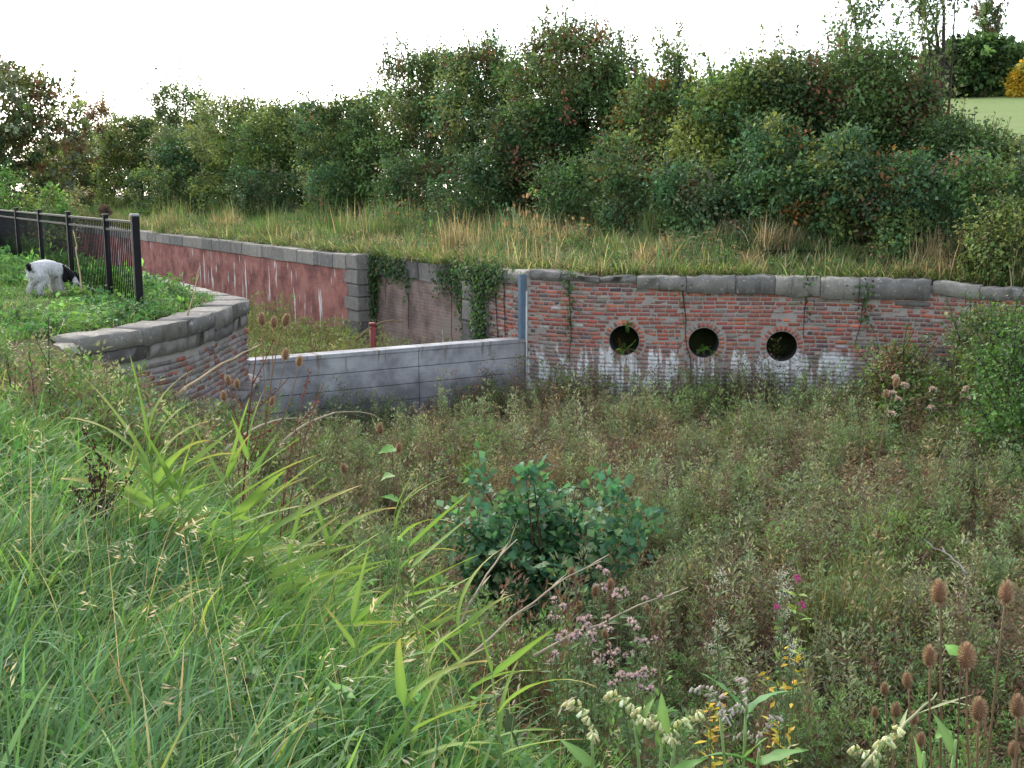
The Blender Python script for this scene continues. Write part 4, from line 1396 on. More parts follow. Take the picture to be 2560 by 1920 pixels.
fv += [blade_tuft(34, .12, [(STR, 2), ((.27, .2, .12), 3), ((.2, .15, .09), 1.5)], (.25, .62), (.012, .02), 4, (.1, 1.3), .14, 3, .0, .0) for _ in range(14)]
fv += [blade_tuft(34, .12, [((.1, .17, .06), 2), (OLV, 2), ((.17, .14, .09), 1)], (.25, .68), (.012, .02), 4, (.1, 1.3), .14, 3, .1, .0) for _ in range(14)]
fv += [herb_tuft(34, .38, .11, [(MIDG, 3), (BLG, 2), (OLV, 2), (BRN, 1)], (.05, .09), (.03, .05)) for _ in range(18)]
fpools = [fv[0:26], fv[26:40] + fv[0:6], fv[40:54] + fv[0:10], fv[54:68] + fv[0:10], fv[68:86] + fv[0:12]]
fpat = [patch(pl, 16, .42) for pl in fpools for _ in range(4)]
p = grid_spots(-50, 13, 17.5, 95, .66, lambda x, y: (signed(far_poly, x, y) < -.78) & in_view(x, y, .03) & (nn(x, y) < 20.5) & ((y < 40) | (R.random(len(x)) < .5)))
n = len(p)
left = (sstep(-2, -7, p[:, 0]) * sstep(13.0, 14.0, nn(p[:, 0], p[:, 1]))) > R.random(n)
band = wob(p[:, 0], p[:, 1], .8) + .6 * wob(p[:, 0], p[:, 1], 2.3) + R.normal(0, .25, n)
g_ = np.where(left, 1, 0); nl_ = ~left | (R.random(n) < .1)
g_ = np.where((band > .62) & nl_, 2, g_); g_ = np.where((band < -.25) & nl_, 3, g_)
g_ = np.where((wob(p[:, 0], p[:, 1], 1.1, 2.0) + R.normal(0, .2, n) > .4) & nl_, 4, g_)
sz = np.clip(p[:, 1] / 24, .95, 1.8) ** .5
scatter_stuff("far_bank_grass", "tawny and green rough grass between the coping and the hedge", "grass", M['grass'], fpat, far_root(p, -.01), R.uniform(0, 6.28, n), np.column_stack([sz, sz, sz * np.exp(R.normal(-.05, .38, n))]), g_ * 4 + R.integers(0, 4, n))
p = scatter(900, -30, 11, 17, 60, lambda x, y: (signed(far_poly, x, y) < -.42) & (signed(far_poly, x, y) > -.95) & in_view(x, y) & dens_y(y, 24))
n = len(p)
scatter_stuff("coping_edge_grass", "rough tufts rooted along the back of the far coping", "grass", M['grass'], fv, far_root(p, -.01), R.uniform(0, 6.28, n), np.exp(R.normal(-.1, .25, n)), R.integers(0, 86, n))
# tufts hanging over the coping
p = scatter(8500, -20, 11, 17, 45, lambda x, y: (signed(far_poly, x, y) < -.28) & (signed(far_poly, x, y) > -.75) & in_view(x, y) & (wob(x, y, 2.4) + R.normal(0, .3, len(x)) > -.1))
n = len(p); q = np.column_stack([p, np.full(n, .02)])
nr_az = np.where(p[:, 0] < .3, math.atan2(-N[1], -N[0]), -1.57)
sp.blades(q, nr_az + R.normal(0, .7, n), R.uniform(.2, 1.0, n), R.uniform(.4, 1.6, n), R.uniform(.2, .5, n), .02, colors([(OLV, 3), (STR, 2), ((.12, .2, .05), 3)], n, .2), 4)
o = sp.obj("coping_grass", M['grass']); tag(o, "grass tufts hanging over the far coping", "grass", None, "stuff")

# ------------------------------------------------------------------ weeds on the canal bed
def weed_tuft(k, sig, hlo, hhi, m, leafL, pal_top, pal_low, lean=.12, wid=.34):
    """one tuft of upright leafy weeds, brown below, green at the tips"""
    sp = Soup(); n = k
    rt = np.column_stack([R.normal(0, sig, n), R.normal(0, sig, n), np.full(n, -.02)])
    h = R.uniform(hlo, hhi, n)
    az = R.uniform(0, 6.28, n); le = np.abs(R.normal(0, lean, n))
    di = np.stack([np.cos(az) * np.sin(le), np.sin(az) * np.sin(le), np.cos(le)], 1)
    low = colors(pal_low, n, .22); ct = colors(pal_top, 1, .2) * np.exp(R.normal(0, .15, (n, 1)))
    sp.blades(rt, az, le, 0.0, h, .006 * (leafL / .05), low, 2, twist=1.5)
    t = 1 - R.random((n, m)) ** 1.5 * .88
    pos = rt[:, None] + di[:, None] * (t * h[:, None])[..., None]
    la = R.uniform(0, 6.28, (n, m))
    out = np.stack([np.cos(la), np.sin(la), np.zeros_like(la)], -1)
    pos = pos + out * ((.035 * leafL / .05) * (1.15 - .5 * t) * R.random((n, m)) * 1.7)[..., None]
    dv = out + np.array([0, 0, 1]) * R.uniform(.1, 1.5, (n, m))[..., None]
    f = sstep(.4, .86, t + R.normal(0, .15, (n, m)))[..., None]
    c = (ct[:, None] * f + low[:, None] * (1 - f)) * np.exp(R.normal(0, .18, (n, m, 1)))
    LL = leafL * R.uniform(.55, 1.25, (n, m)) * (1.2 - .45 * t)
    sp.leaves(pos.reshape(-1, 3), dv.reshape(-1, 3), unit(R.normal(0, .6, (n * m, 3)) + [0, 0, .9]), LL.ravel(), LL.ravel() * wid, c.reshape(-1, 3))
    return sp


def weed_bed(name, label, groups, spots, pick, k, half, nv=5, mixin=.25):
    """groups: lists of tufts gathered into patches; pick: which group each patch takes"""
    every = [t for g_ in groups for t in g_]
    pats = []
    for g_ in groups:
        for _ in range(nv):
            pats.append(patch([g_[R.integers(len(g_))] if R.random() > mixin else every[R.integers(len(every))] for _ in range(k)], k, half, .75, 1.3))
    n = len(spots)
    sc_ = np.exp(R.normal(0, .14, n)) * (1 + .22 * wob(spots[:, 0], spots[:, 1], 1.9) + .1 * wob(spots[:, 0], spots[:, 1], 4.3))
    scatter_stuff(name, label, "weeds", M['leaf'], pats, with_z(spots, -.03), lie_on(spots, R.uniform(0, 6.28, n), terrain, .25, .3), np.column_stack([np.ones(n), np.ones(n), sc_]), np.asarray(pick) * nv + R.integers(0, nv, n))


bedz = lambda x, y: (signed(far_poly, x, y) > .14) & (dcr(x, y) > edge(x, y) - .12) & in_view(x, y, .05) & ((x * A[0] + y * A[1]) < a0 - .05) & ((signed(near_poly, x, y) > .35) | (y < 12))
WL = [((.135, .072, .06), 4), ((.105, .058, .05), 3), ((.16, .09, .07), 2), ((.08, .075, .04), 1.2)]
W1 = [((.16, .215, .11), 4), ((.135, .19, .082), 4), ((.17, .2, .11), 2)]          # grey green
W2 = [((.15, .1, .075), 3), ((.14, .115, .07), 3), ((.15, .145, .085), 2)]       # russet
W3 = [((.105, .175, .055), 3), ((.12, .185, .06), 2)]                               # fresh green
mk = lambda n, *a, **k: [weed_tuft(*a, **k) for _ in range(n)]
grp = [mk(18, 6, .05, .45, .8, 40, .056, W1, WL, .14, .3), mk(12, 6, .05, .45, .8, 40, .052, W2, WL, .14, .3), mk(10, 6, .05, .4, .7, 40, .058, W3, WL, .14, .3), mk(8, 6, .06, .6, .95, 32, .064, W1 + W2, WL, .12, .3)]
p = grid_spots(-5, 12.5, 8.4, 22, .62, bedz)
w = wob(p[:, 0], p[:, 1], 1.15, .7) + R.normal(0, .35, len(p)); w2 = wob(p[:, 0], p[:, 1], .7, 3.7) + R.normal(0, .3, len(p))
pick = np.where(w > .55, 1, 0); pick = np.where(w2 > .55, 2, pick); pick = np.where(R.random(len(p)) < .1, 3, pick)
weed_bed("canal_weeds", "olive, grey green and russet weeds filling the dry canal bed", grp, p, pick, 13, .36, 5, .3)
gr2 = [mk(14, 8, .09, .35, .62, 48, .045, [((.12, .2, .07), 4), ((.1, .18, .06), 3), ((.15, .2, .09), 2)], WL), mk(10, 8, .09, .35, .68, 44, .042, W2, WL), mk(8, 8, .09, .35, .6, 44, .05, W1, WL)]
p = grid_spots(-3, 7, 3.4, 8.6, .5, bedz)
w = wob(p[:, 0], p[:, 1], 1.6, 2.2) + R.normal(0, .35, len(p))
weed_bed("slope_weeds", "fine leaved green and brown weeds at the foot of the near bank", gr2, p, np.where(w > .7, 1, np.where(w < -.25, 2, 0)), 9, .3, 4)
gr3 = mk(14, 4, .1, .65, 1.1, 44, .065, [((.1, .18, .05), 3), ((.13, .16, .06), 3)], [((.17, .07, .05), 3), ((.13, .08, .05), 2)]) + mk(12, 4, .1, .6, 1.1, 40, .06, W2, [((.17, .07, .05), 3), ((.13, .08, .05), 2)])
p = scatter(260, -4.5, 12, 14, 22, lambda x, y: bedz(x, y) & ((signed(far_poly, x, y) < 1.1) | (((x * A[0] + y * A[1]) > a0 - .8) & (x > -1.2))) & (wob(x, y, 1.6, 3.) > -.35))
scatter_stuff("tall_weeds", "taller russet stemmed weeds against the wall foot and the dam", "weeds", M['leaf'], gr3, with_z(p, -.03), R.uniform(0, 6.28, len(p)), np.exp(R.normal(0, .18, len(p))), R.integers(0, 26, len(p)))
p = grid_spots(5.3, 12.5, 11, 20, .66, lambda x, y: bedz(x, y) & (x + (y - 16) * .3 > 6.0))
weed_bed("green_weeds", "yellow green weeds climbing to the wall end", [mk(14, 8, .12, .4, .85, 34, .065, [((.13, .21, .045), 3), ((.1, .18, .04), 3), ((.15, .2, .06), 1)], WL), grp[1]], p, (R.random(len(p)) < .25).astype(int), 7, .38, 4)
inch = lambda x, y: ((x * A[0] + y * A[1]) > a0 + .75) & (nn(x, y) < n_far - .4) & (nn(x, y) > n_near + .5) & ((x * A[0] + y * A[1]) < 36)
p = grid_spots(-14, 2, 15, 38, .9, inch)
weed_bed("chamber_weeds", "pale weeds on the silted floor of the lock chamber", [mk(14, 7, .16, .2, .62, 20, .08, [((.15, .2, .07), 3), ((.2, .19, .1), 2), ((.1, .17, .05), 1)], [((.2, .14, .09), 2), ((.14, .1, .06), 2)])], p, np.zeros(len(p), int), 8, .5, 6)
gr4 = mk(16, 7, .1, .25, .6, 36, .06, [((.09, .18, .05), 3), ((.12, .2, .06), 3), ((.08, .15, .075), 2)], WL, lean=.22) + mk(8, 6, .1, .3, .7, 34, .055, W2, WL, lean=.22)
p = scatter(720, -6.0, -1.0, 7.6, 15.2, lambda x, y: (dcr(x, y) > -.7) & (dcr(x, y) < 3.5) & (signed(near_poly, x, y) > .3) & in_view(x, y))
g0 = terrain(p[:, 0], p[:, 1])
lim = np.interp(proj_px(p, g0), [0, 130, 190, 300, 400, 470, 620, 700], [840, 880, 905, 915, 960, 985, 1010, 1030])      # weeds stay low enough to leave the wall face open
v_ = -(lim - 960) / FPX
room = EYE + p[:, 1] * (-SP + v_ * CP) / (CP + v_ * SP) - g0
keep = room > .16
p, room = p[keep], room[keep]
hs_ = np.clip(room / .6, .3, 1.25) * np.exp(R.normal(0, .12, len(p)))
scatter_stuff("bank_weeds", "mixed green and brown weeds on the bank below the near wing wall", "weeds", M['leaf'], gr4, with_z(p, -.03), R.uniform(0, 6.28, len(p)), np.column_stack([hs_ ** .5, hs_ ** .5, hs_]), R.integers(0, 24, len(p)))

# ------------------------------------------------------------------ shared plant pieces
def big_leaf(name, L, W, c0, c1, droop=.4, fold=.25, steps=5, shape=1.0, tipc=None, heart=0.0):
    """one broad leaf along local +x, midrib folded, drooping to the tip"""
    V, T, C = [], [], []
    x = z = 0.0
    for k in range(steps + 1):
        t = k / steps
        w = W / 2 * (math.sin(math.pi * min(1, t ** (0.62 * shape) * 0.98 + .015)) ** .85 + heart * (1 - t) ** 3)
        a = droop * (t - .25)
        c = np.array(c0) * (1 - t) + np.array(c1) * t
        if tipc is not None: c = c * (1 - t ** 3) + np.array(tipc) * t ** 3
        wav = R.normal(0, W * .04)
        V += [(x, w, z + w * fold + wav), (x, 0, z), (x, -w, z + w * fold - wav)]
        C += [c, c * 1.18, c * .95]
        x += math.cos(a) * L / steps; z -= math.sin(a) * L / steps
    for k in range(steps):
        a = 3 * k
        T += [[a, a + 1, a + 4], [a, a + 4, a + 3], [a + 1, a + 2, a + 5], [a + 1, a + 5, a + 4]]
    return raw_mesh(name, np.array(V), np.array(T), np.array(C), True)


def put(name, me, parent, loc, az, elev, roll=0.0, scale=1.0, mat=None):
    o = bpy.data.objects.new(name, me)
    if mat is not None and not me.materials: me.materials.append(mat)
    link(o, parent)
    o.location = loc
    o.rotation_euler = (Matrix.Rotation(az, 3, 'Z') @ Matrix.Rotation(-elev, 3, 'Y') @ Matrix.Rotation(roll, 3, 'X')).to_euler()
    o.scale = (scale,) * 3
    return o


def on_ground(px, py, y):
    """plan position under a photo point taken at distance y"""
    q = at_y(px, py, y)
    return np.array([q[0], q[1], float(terrain(q[0], q[1]))])


# ------------------------------------------------------------------ alder bush on the canal bed
def alder():
    b = on_ground(1365, 1500, 10.0)
    root = empty("alder_bush", b); tag(root, "dark blue green round leaved bush standing on the canal bed", "bush")
    tw, rest = Soup(), Soup()
    spots = []
    for i in range(28):
        an = R.uniform(0, 6.28); q = math.sqrt(R.random()) * .95
        tip = np.array([math.cos(an) * q * .98, math.sin(an) * q * .9, R.uniform(.95, 1.95) * (1 - .3 * q * q)])
        if i < 4: tip = np.array([R.uniform(-.75, .0), R.normal(0, .3), R.uniform(1.75, 2.0)])
        mid = tip * .5 + np.array([0, 0, .35])
        st_ = bezier((R.normal(0, .08), R.normal(0, .08), -.05), mid, tip, 9)
        tw.tube(st_, np.linspace(.016, .004, 9), (.09, .06, .045), 5)
        for j in range(7):
            k = R.integers(2, 8); f = R.random()
            p0 = st_[k] * (1 - f) + st_[k + 1 if k < 8 else k] * f
            d = unit(np.array([R.normal(), R.normal(), R.normal(.3, .5)]))
            e = p0 + d * R.uniform(.15, .42)
            tw.tube([p0, e], [.006, .003], (.1, .07, .05), 4)
            for l in range(9):
                g = R.random() ** .7
                spots.append(np.concatenate([p0 * (1 - g) + e * g + R.normal(0, .03, 3), d]))
        for l in range(8):
            spots.append(np.concatenate([st_[8] + R.normal(0, .05, 3), unit(tip)]))
    spots = np.array(spots)
    depth = (spots[:, :3] - np.array([0, -2.5, 2.2]))
    order = np.argsort((depth ** 2).sum(1))
    pal = [((.065, .155, .09), 4), ((.075, .17, .085), 3), ((.1, .19, .075), 2), ((.15, .24, .12), 1)]
    var = [big_leaf("leaf", 1.0, .86, c, c * 1.05, R.uniform(.1, .5), .16, 4, .85) for c in colors(pal, 14, .15)]
    for r_, i in enumerate(order):
        p_, d = spots[i, :3], spots[i, 3:]
        dd = unit(d + R.normal(0, .7, 3) + [0, -.25, -.1])
        az, el = math.atan2(dd[1], dd[0]), math.asin(dd[2])
        size = R.uniform(.07, .115)
        if r_ < 300:
            put("leaf", var[R.integers(14)], root, p_, az, el, R.normal(0, .5), size, M['leaf'])
        else:
            for _ in range(3):
                rest.leaves((p_ + R.normal(0, .075, 3))[None], dd[None] + R.normal(0, .3, (1, 3)), unit(R.normal(0, .6, (1, 3)) + [0, -.2, .8]), size, size * .85, colors(pal, 1, .2))
    o = rest.obj("foliage", M['leaf'], root); o["kind"] = "stuff"
    tw.obj("stem", M['bark'], root, True)


alder()

# ------------------------------------------------------------------ reeds
RY, RG, RT = (0.2, 0.275, 0.06), (0.12, 0.21, 0.055), (0.36, 0.24, 0.11)
reed_leaves = []
for i in range(12):
    c0 = np.array(RG) * (1 - i % 3 * .25) + np.array(RY) * (i % 3 * .35)
    reed_leaves.append(big_leaf("leaf", 1.0, .095, c0, np.array(RY) * R.uniform(.8, 1.1), [.1, .35, .7, 1.3][i % 4], .3, 8, .62, RT if i % 2 else None))
RGp = "reeds on the near bank"


def reed(label, px, py, y, lean, leaves, L, n_extra=0, hgt=None):
    """px,py: photo point of the top of the stem; leaves: (fraction up the stem, azimuth, elevation)"""
    top = at_y(px, py, y)
    b = on_ground(px - lean, py, y)
    root = empty("reed", b); tag(root, label, "reed", RGp)
    t = top - b
    stp = bezier((0, 0, -.03), (t[0] * .2, t[1] * .3, t[2] * .55), t, 8)
    s_ = Soup(); s_.tube(stp, np.linspace(.006, .003, 8), (.2, .27, .07), 5); s_.obj("stem", M['stem'], root, True)
    for f, az, el in leaves:
        k = f * 7; i = min(6, int(k)); q = stp[i] * (1 - (k - i)) + stp[i + 1] * (k - i)
        put("leaf", reed_leaves[R.integers(12)], root, q, az + R.normal(0, .12), el, R.normal(0, .5), L * R.uniform(.8, 1.15), M['grass'])


fan = lambda n, az0=0.0, lo=.35, hi=1.0: [(lo + (hi - lo) * i / (n - 1), (0.0 if i % 2 else math.pi) + az0 + R.normal(0, .35), .45 + .85 * i / (n - 1)) for i in range(n)]
right = lambda n, lo=.4, hi=1.0: [(lo + (hi - lo) * i / (n - 1), R.normal(0, .35), .25 + .5 * i / (n - 1)) for i in range(n)]
reed("fan leaved yellow green reed with one drooping orange leaf", 375, 1140, 5.0, -5, fan(12, .1, .45) + [(.6, math.pi, .35), (.65, .2, .7)], .48)
reed("small pale reed beside the fan leaved one", 450, 1230, 5.0, -5, fan(8), .38)
reed("reed behind the red dock stalk with long leaves swept right", 570, 1200, 5.1, -10, right(7) + fan(4, 0, .5), .46)
reed("reed with short upright tips among the teasels", 620, 1120, 5.6, -15, fan(6, .3, .5), .3)
reed("reed arching over the grass toward the alder bush", 640, 1290, 4.8, -30, right(7), .5)
reed("reed with two tall blades left of the alder bush", 985, 1290, 5.4, -25, right(5) + [(1, .3, 1.1), (.9, .6, 1.2)], .36)
reed("reed with leaves crossing into the alder bush", 1020, 1370, 5.0, -30, right(6), .38)
reed("yellowing reed low in the long grass", 820, 1370, 4.8, -25, right(5) + fan(3), .34)
for i, (px, py, y) in enumerate(((1060, 1640, 3.6), (1150, 1590, 3.7), (1230, 1690, 3.3), (880, 1560, 3.9), (1010, 1770, 3.2), (720, 1400, 4.4))):
    reed("broad bladed reed leaning out over the bank edge", px, py, y, -40, right(3) + fan(4, .4) if i % 2 else right(4) + fan(3, 1.2), .32 if i % 3 else .27)

# ------------------------------------------------------------------ teasels
def teasel_head():
    s_ = Soup()
    n = 300
    k = np.arange(n); ph = np.arccos(1 - 2 * (k + .5) / n); th = k * 2.39996
    d = np.stack([np.sin(ph) * np.cos(th), np.sin(ph) * np.sin(th), np.cos(ph)], 1)
    P = d * np.array([.26, .26, .5]) + [0, 0, .5]
    s_.leaves(P * [.9, .9, 1], unit(d + [0, 0, .35]), unit(np.cross(d, [.3, .2, .9])), .2, .035, colors([((.36, .22, .14), 2), ((.5, .36, .25), 1.5), ((.26, .15, .1), 1)], n, .15), .1)
    s_.tube([(0, 0, .02), (0, 0, .2), (0, 0, .5), (0, 0, .8), (0, 0, .98)], [.1, .22, .25, .18, .05], (.2, .1, .06), 9)
    for j in range(9):
        an = j * 2 * math.pi / 9
        s_.tube(bezier((0, 0, .02), (.28 * math.cos(an), .28 * math.sin(an), .02), (.42 * math.cos(an), .42 * math.sin(an), .35 + .2 * R.random()), 4), [.012, .012, .01, .004], (.3, .2, .13), 3)
    me = s_.mesh("seed_head"); me.materials.append(M['dry'])
    return me


TH = teasel_head()


def teasel(label, base_px, y, heads, group="dry teasels"):
    """heads: (px, py, size in m, dy)"""
    b = on_ground(*base_px, y)
    root = empty("teasel", b); tag(root, label, "teasel", group)
    tops = [at_y(px, py, y + dy) - b for px, py, sz, dy in heads]
    hi = max(range(len(tops)), key=lambda i: tops[i][2])
    main = bezier((0, 0, -.04), (tops[hi][0] * .1, tops[hi][1] * .1, tops[hi][2] * .6), tops[hi], 10)
    s_ = Soup(); s_.tube(main, np.linspace(.0055, .003, 10), (.2, .13, .08), 6); s_.obj("stem", M['dry'], root, True)
    for i, tp in enumerate(tops):
        sz = heads[i][2]
        dr = main[-1] - main[-2]
        if i != hi:
            zs = max(.1, min(.75, (tp[2] - .25) / max(.1, tops[hi][2])))
            j = int(zs * 9 * .8)
            br = bezier(main[j], (main[j] + tp) / 2 + (tp - main[j]) * [.3, .3, -.12], tp, 7)
            s2 = Soup(); s2.tube(br, np.linspace(.005, .003, 7), (.26, .16, .1), 5); s2.obj("branch", M['dry'], root, True)
            dr = br[-1] - br[-2]
        o = link(bpy.data.objects.new("seed_head", TH), root)
        o.location = tp - unit(dr) * 0.0 - np.array([0, 0, sz * .5]); o.scale = (sz,) * 3
        o.rotation_euler = Vector(dr).to_track_quat('Z', 'Y').to_euler()


teasel("tall teasel with two big brown heads above the weeds", (2395, 1700), 3.4, [(2350, 1480, .07, 0), (2325, 1640, .06, -.05), (2270, 1700, .045, .1)])
teasel("teasel with three plump bristly heads and yellowing leaves", (2470, 1700), 3.3, [(2515, 1482, .066, .1), (2418, 1640, .075, -.05), (2448, 1772, .07, -.2)])
teasel("teasel leaning out at the foot of the bank beyond the comfrey", (2575, 1800), 3.2, [(2545, 1765, .065, 0), (2535, 1875, .05, .1), (2590, 1560, .06, .2)])
teasel("small teasel with a cluster of five little heads", (2260, 1900), 3.7, [(2213, 1722, .042, 0), (2240, 1775, .05, .05), (2284, 1795, .046, -.05), (2188, 1782, .038, .1), (2300, 1850, .05, 0)])
teasel("pale teasel among the pink thistles", (1480, 1640), 6.2, [(1432, 1432, .06, 0), (1524, 1462, .062, .1), (1488, 1478, .06, -.1), (1448, 1516, .055, .1)])
teasel("thin teasel with one small head right of the thistles", (1690, 1700), 5.2, [(1515, 1585, .045, 0), (1620, 1520, .035, .1)])
teasel("branching teasel standing in front of the dam", (640, 1200), 7.2, [(654, 798, .075, 0), (684, 806, .07, .2), (711, 800, .078, -.1), (712, 886, .07, .1), (746, 903, .066, -.1)])
teasel("low teasel in front of the dark plinth", (600, 1150), 7.4, [(571, 950, .06, 0), (592, 960, .058, .2), (560, 990, .062, -.1), (678, 1003, .06, .1)])
teasel("reddish teasel between the dam and the alder bush", (960, 1300), 8.2, [(950, 1072, .075, 0), (996, 1120, .07, .1), (862, 1170, .07, -.2)])
teasel("far teasel before the lime stained bricks", (2180, 1200), 13, [(2238, 955, .1, 0), (2215, 985, .09, .2)])

# ------------------------------------------------------------------ comfrey
CG, CG2 = (.095, .2, .065), (.14, .25, .075)
comf_leaf = [big_leaf("leaf", 1.0, .3, c, c * 1.2, dr, .22, 7, .9) for c, dr in zip(colors([(CG, 2), (CG2, 2)], 8, .12), (.2, .5, .9, 1.3, .4, .7, 1.0, .3))]


def bells(cols, n, size):
    s_ = Soup()
    for i in range(n):
        f = i / max(1, n - 1)
        p0 = np.array([f * .11, 0, .02 + .05 * math.sin(f * 2.6)]) + R.normal(0, .008, 3)
        d = unit(np.array([.35 + R.normal(0, .25), R.normal(0, .45), -.9]))
        c = colors(cols, 1, .1)[0]
        s_.tube([p0, p0 + d * size * .5, p0 + d * size], [size * .1, size * .22, size * .28], c, 7)
    s_.tube([(-.02, 0, .0), (.05, 0, .06), (.115, 0, .04)], [.004, .003, .002], (.2, .3, .1), 4)
    return s_.mesh("flower_cluster")


cream = bells([((.66, .64, .4), 3), ((.55, .5, .27), 1), ((.7, .7, .54), 2)], 18, .025)
lilac = bells([((.4, .33, .34), 2), ((.48, .42, .41), 1), ((.3, .26, .22), 1)], 16, .02)
for me in (cream, lilac): me.materials.append(M['leaf'])


def comfrey(label, px, py, y, stems, flower, L=.125):
    """stems: (px, py of tip, [leaf (fraction, azimuth, elevation)])"""
    b = on_ground(px, py, y); root = empty("comfrey", b); tag(root, label, "comfrey", "comfrey at the foot of the picture's bank".replace(" the picture's", " the"))
    for tx, ty, lv, az in stems:
        t = at_y(tx, ty, y) - b
        stp = bezier((R.normal(0, .03), R.normal(0, .03), -.03), (t[0] * .4, t[1], t[2] * .7), t, 8)
        s_ = Soup(); s_.tube(stp, np.linspace(.008, .004, 8), (.2, .3, .1), 6); s_.obj("stem", M['stem'], root, True)
        for f, la, el in lv:
            k = f * 7; i = min(6, int(k)); q = stp[i] * (1 - (k - i)) + stp[i + 1] * (k - i)
            put("leaf", comf_leaf[R.integers(8)], root, q, la, el, R.normal(0, .3), L * R.uniform(.8, 1.25), M['leaf'])
        if flower is not None:
            put("flower_cluster", flower, root, t, az, .25, 0, .85)
            put("flower_cluster", flower, root, t - np.array([0, 0, .02]), az + 2.2, .0, 0, .65)


comfrey("cream flowered comfrey with upright oval leaves", 1640, 1900, 3.0, [(1585, 1795, [(.9, .2, 1.2), (.6, 3.4, .4), (.5, -.6, .3)], 3.0), (1655, 1840, [(.95, 1.5, 1.5), (.7, .3, .9), (.5, -1.2, .2)], 2.8), (1690, 1845, [(.8, .1, .5), (.6, -1, .4)], .2)], cream)
comfrey("comfrey with pale cream bells among the grass", 1490, 1930, 2.95, [(1480, 1830, [(.8, 2.6, .5), (.6, .3, .4)], 2.5)], cream)
comfrey("comfrey with lilac grey buds and long arching leaves", 1860, 1900, 3.0, [(1800, 1785, [(.7, 3.4, .3), (.55, -.5, .3)], 2.6), (1865, 1775, [(.98, .25, .55), (.97, 2.6, .75), (.8, -1.1, .9), (.5, .3, .3), (.55, 2.9, .2)], 1.6), (1900, 1860, [(.9, .0, .4), (.9, 3.1, .3), (.6, -.8, .3), (.7, 1.2, .6)], .5)], lilac, .155)
comfrey("leafy comfrey without flowers below the teasels", 2330, 1960, 2.7, [(2310, 1880, [(.9, 1.9, 1.2), (.8, .2, .2), (.6, 3.2, .3)], 0), (2390, 1850, [(.95, 2.2, 1.0), (.8, 0, .25), (.7, -1, .2)], 0)], None, .12)
comfrey("comfrey with one cream bunch under the teasel stems", 2200, 1950, 2.7, [(2195, 1900, [(.8, 3.0, .3), (.8, .3, .3)], .5)], cream)

# ------------------------------------------------------------------ thistles, flowers, docks
def herb(name, label, cat, group, px, py, y, h, n_stem, leaf_pal, head_pal, head_r, heads, leafL=.06, width=.12, stemc=(.16, .18, .07), fluffy=False, nleaf=26):
    b = on_ground(px, py, y)
    top = at_y(px, py, y)[2] - b[2]
    h = top if h is None else h
    root = empty(name, b); tag(root, label, cat, group)
    st_, lf = Soup(), Soup()
    for i in range(n_stem):
        t = np.array([R.normal(0, width), R.normal(0, width), h * R.uniform(.75, 1.0)]) if i else np.array([0, 0, h])
        c = bezier((R.normal(0, .03), R.normal(0, .03), -.03), t * [.3, .3, .6], t, 6)
        st_.tube(c, np.linspace(.005, .002, 6), stemc, 4)
        k = R.uniform(.1, .95, nleaf) * 5; ii = np.minimum(4, k.astype(int)); fr = (k - ii)[:, None]
        q = c[ii] * (1 - fr) + c[ii + 1] * fr
        az = R.uniform(0, 6.28, nleaf)
        lf.leaves(q, np.stack([np.cos(az), np.sin(az), R.uniform(-.3, .8, nleaf)], 1), unit(R.normal(0, .4, (nleaf, 3)) + [0, 0, 1]), leafL * R.uniform(.6, 1.2, nleaf), leafL * .3, colors(leaf_pal, nleaf, .2))
        for j in range(heads):
            hs = Soup(); e = c[-1] + R.normal(0, width * .3, 3) * [1, 1, .5]
            st_.tube([c[-2], e], [.002, .0015], stemc, 3)
            nb = 26
            d = unit(R.normal(0, 1, (nb, 3)) + [0, 0, .9])
            if fluffy: d = unit(R.normal(0, 1, (nb, 3)) + [0, 0, .2])
            hs.leaves(e + d * head_r * (R.random((nb, 1)) if fluffy else .2) + (R.normal(0, .012, (nb, 3)) * [1, 1, 2.2] if fluffy else 0), d, unit(R.normal(0, 1, (nb, 3))), head_r, head_r * (.2 if fluffy else .45), colors(head_pal, nb, .12))
            hs.tube([e - [0, 0, head_r * .7], e, e + [0, 0, head_r * .2]], [head_r * .15, head_r * .42, head_r * .3], np.array(leaf_pal[0][0]) * .9, 6)
            hs.obj("flower_head", M['leaf'], root)
    st_.obj("stem", M['stem'], root, True)
    if nleaf: lf.obj("foliage", M['leaf'], root)
    return root


TP = [((.08, .15, .06), 3), ((.11, .17, .08), 2)]
PK = [((.45, .3, .38), 2), ((.55, .42, .45), 1), ((.38, .27, .3), 1)]
for px, py, y in ((1390, 1500, 5.6), (1480, 1560, 5.5), (1545, 1480, 5.9), (1420, 1590, 5.2), (1590, 1565, 5.4), (1610, 1690, 4.8), (1500, 1430, 6.2)):
    herb("thistle", "creeping thistle with faded pink flower heads right of the reeds", "thistle", "pink thistles below the bush", px, py, y, None, 4, TP, PK, .02, 3, .07, .1)
for px, py, y in ((2238, 945, 16.6), (2262, 965, 16.4), (2330, 975, 16.2), (2415, 975, 16.0), (2230, 985, 15.8)):
    herb("agrimony", "tall weed with flat dusty pink flower cluster near the wall end", "wildflower", "pink flowers near the wall end", px, py, y, None, 2, TP, [((.48, .36, .34), 2), ((.4, .3, .28), 1)], .05, 3, .1, .06)
herb("loosestrife", "single spike with vivid magenta flowers among the weeds", "wildflower", None, 1995, 1450, 6.2, None, 3, [((.2, .3, .06), 2), ((.3, .3, .05), 1)], [((.42, .06, .26), 3), ((.38, .05, .28), 1)], .018, 2, .09, .05)
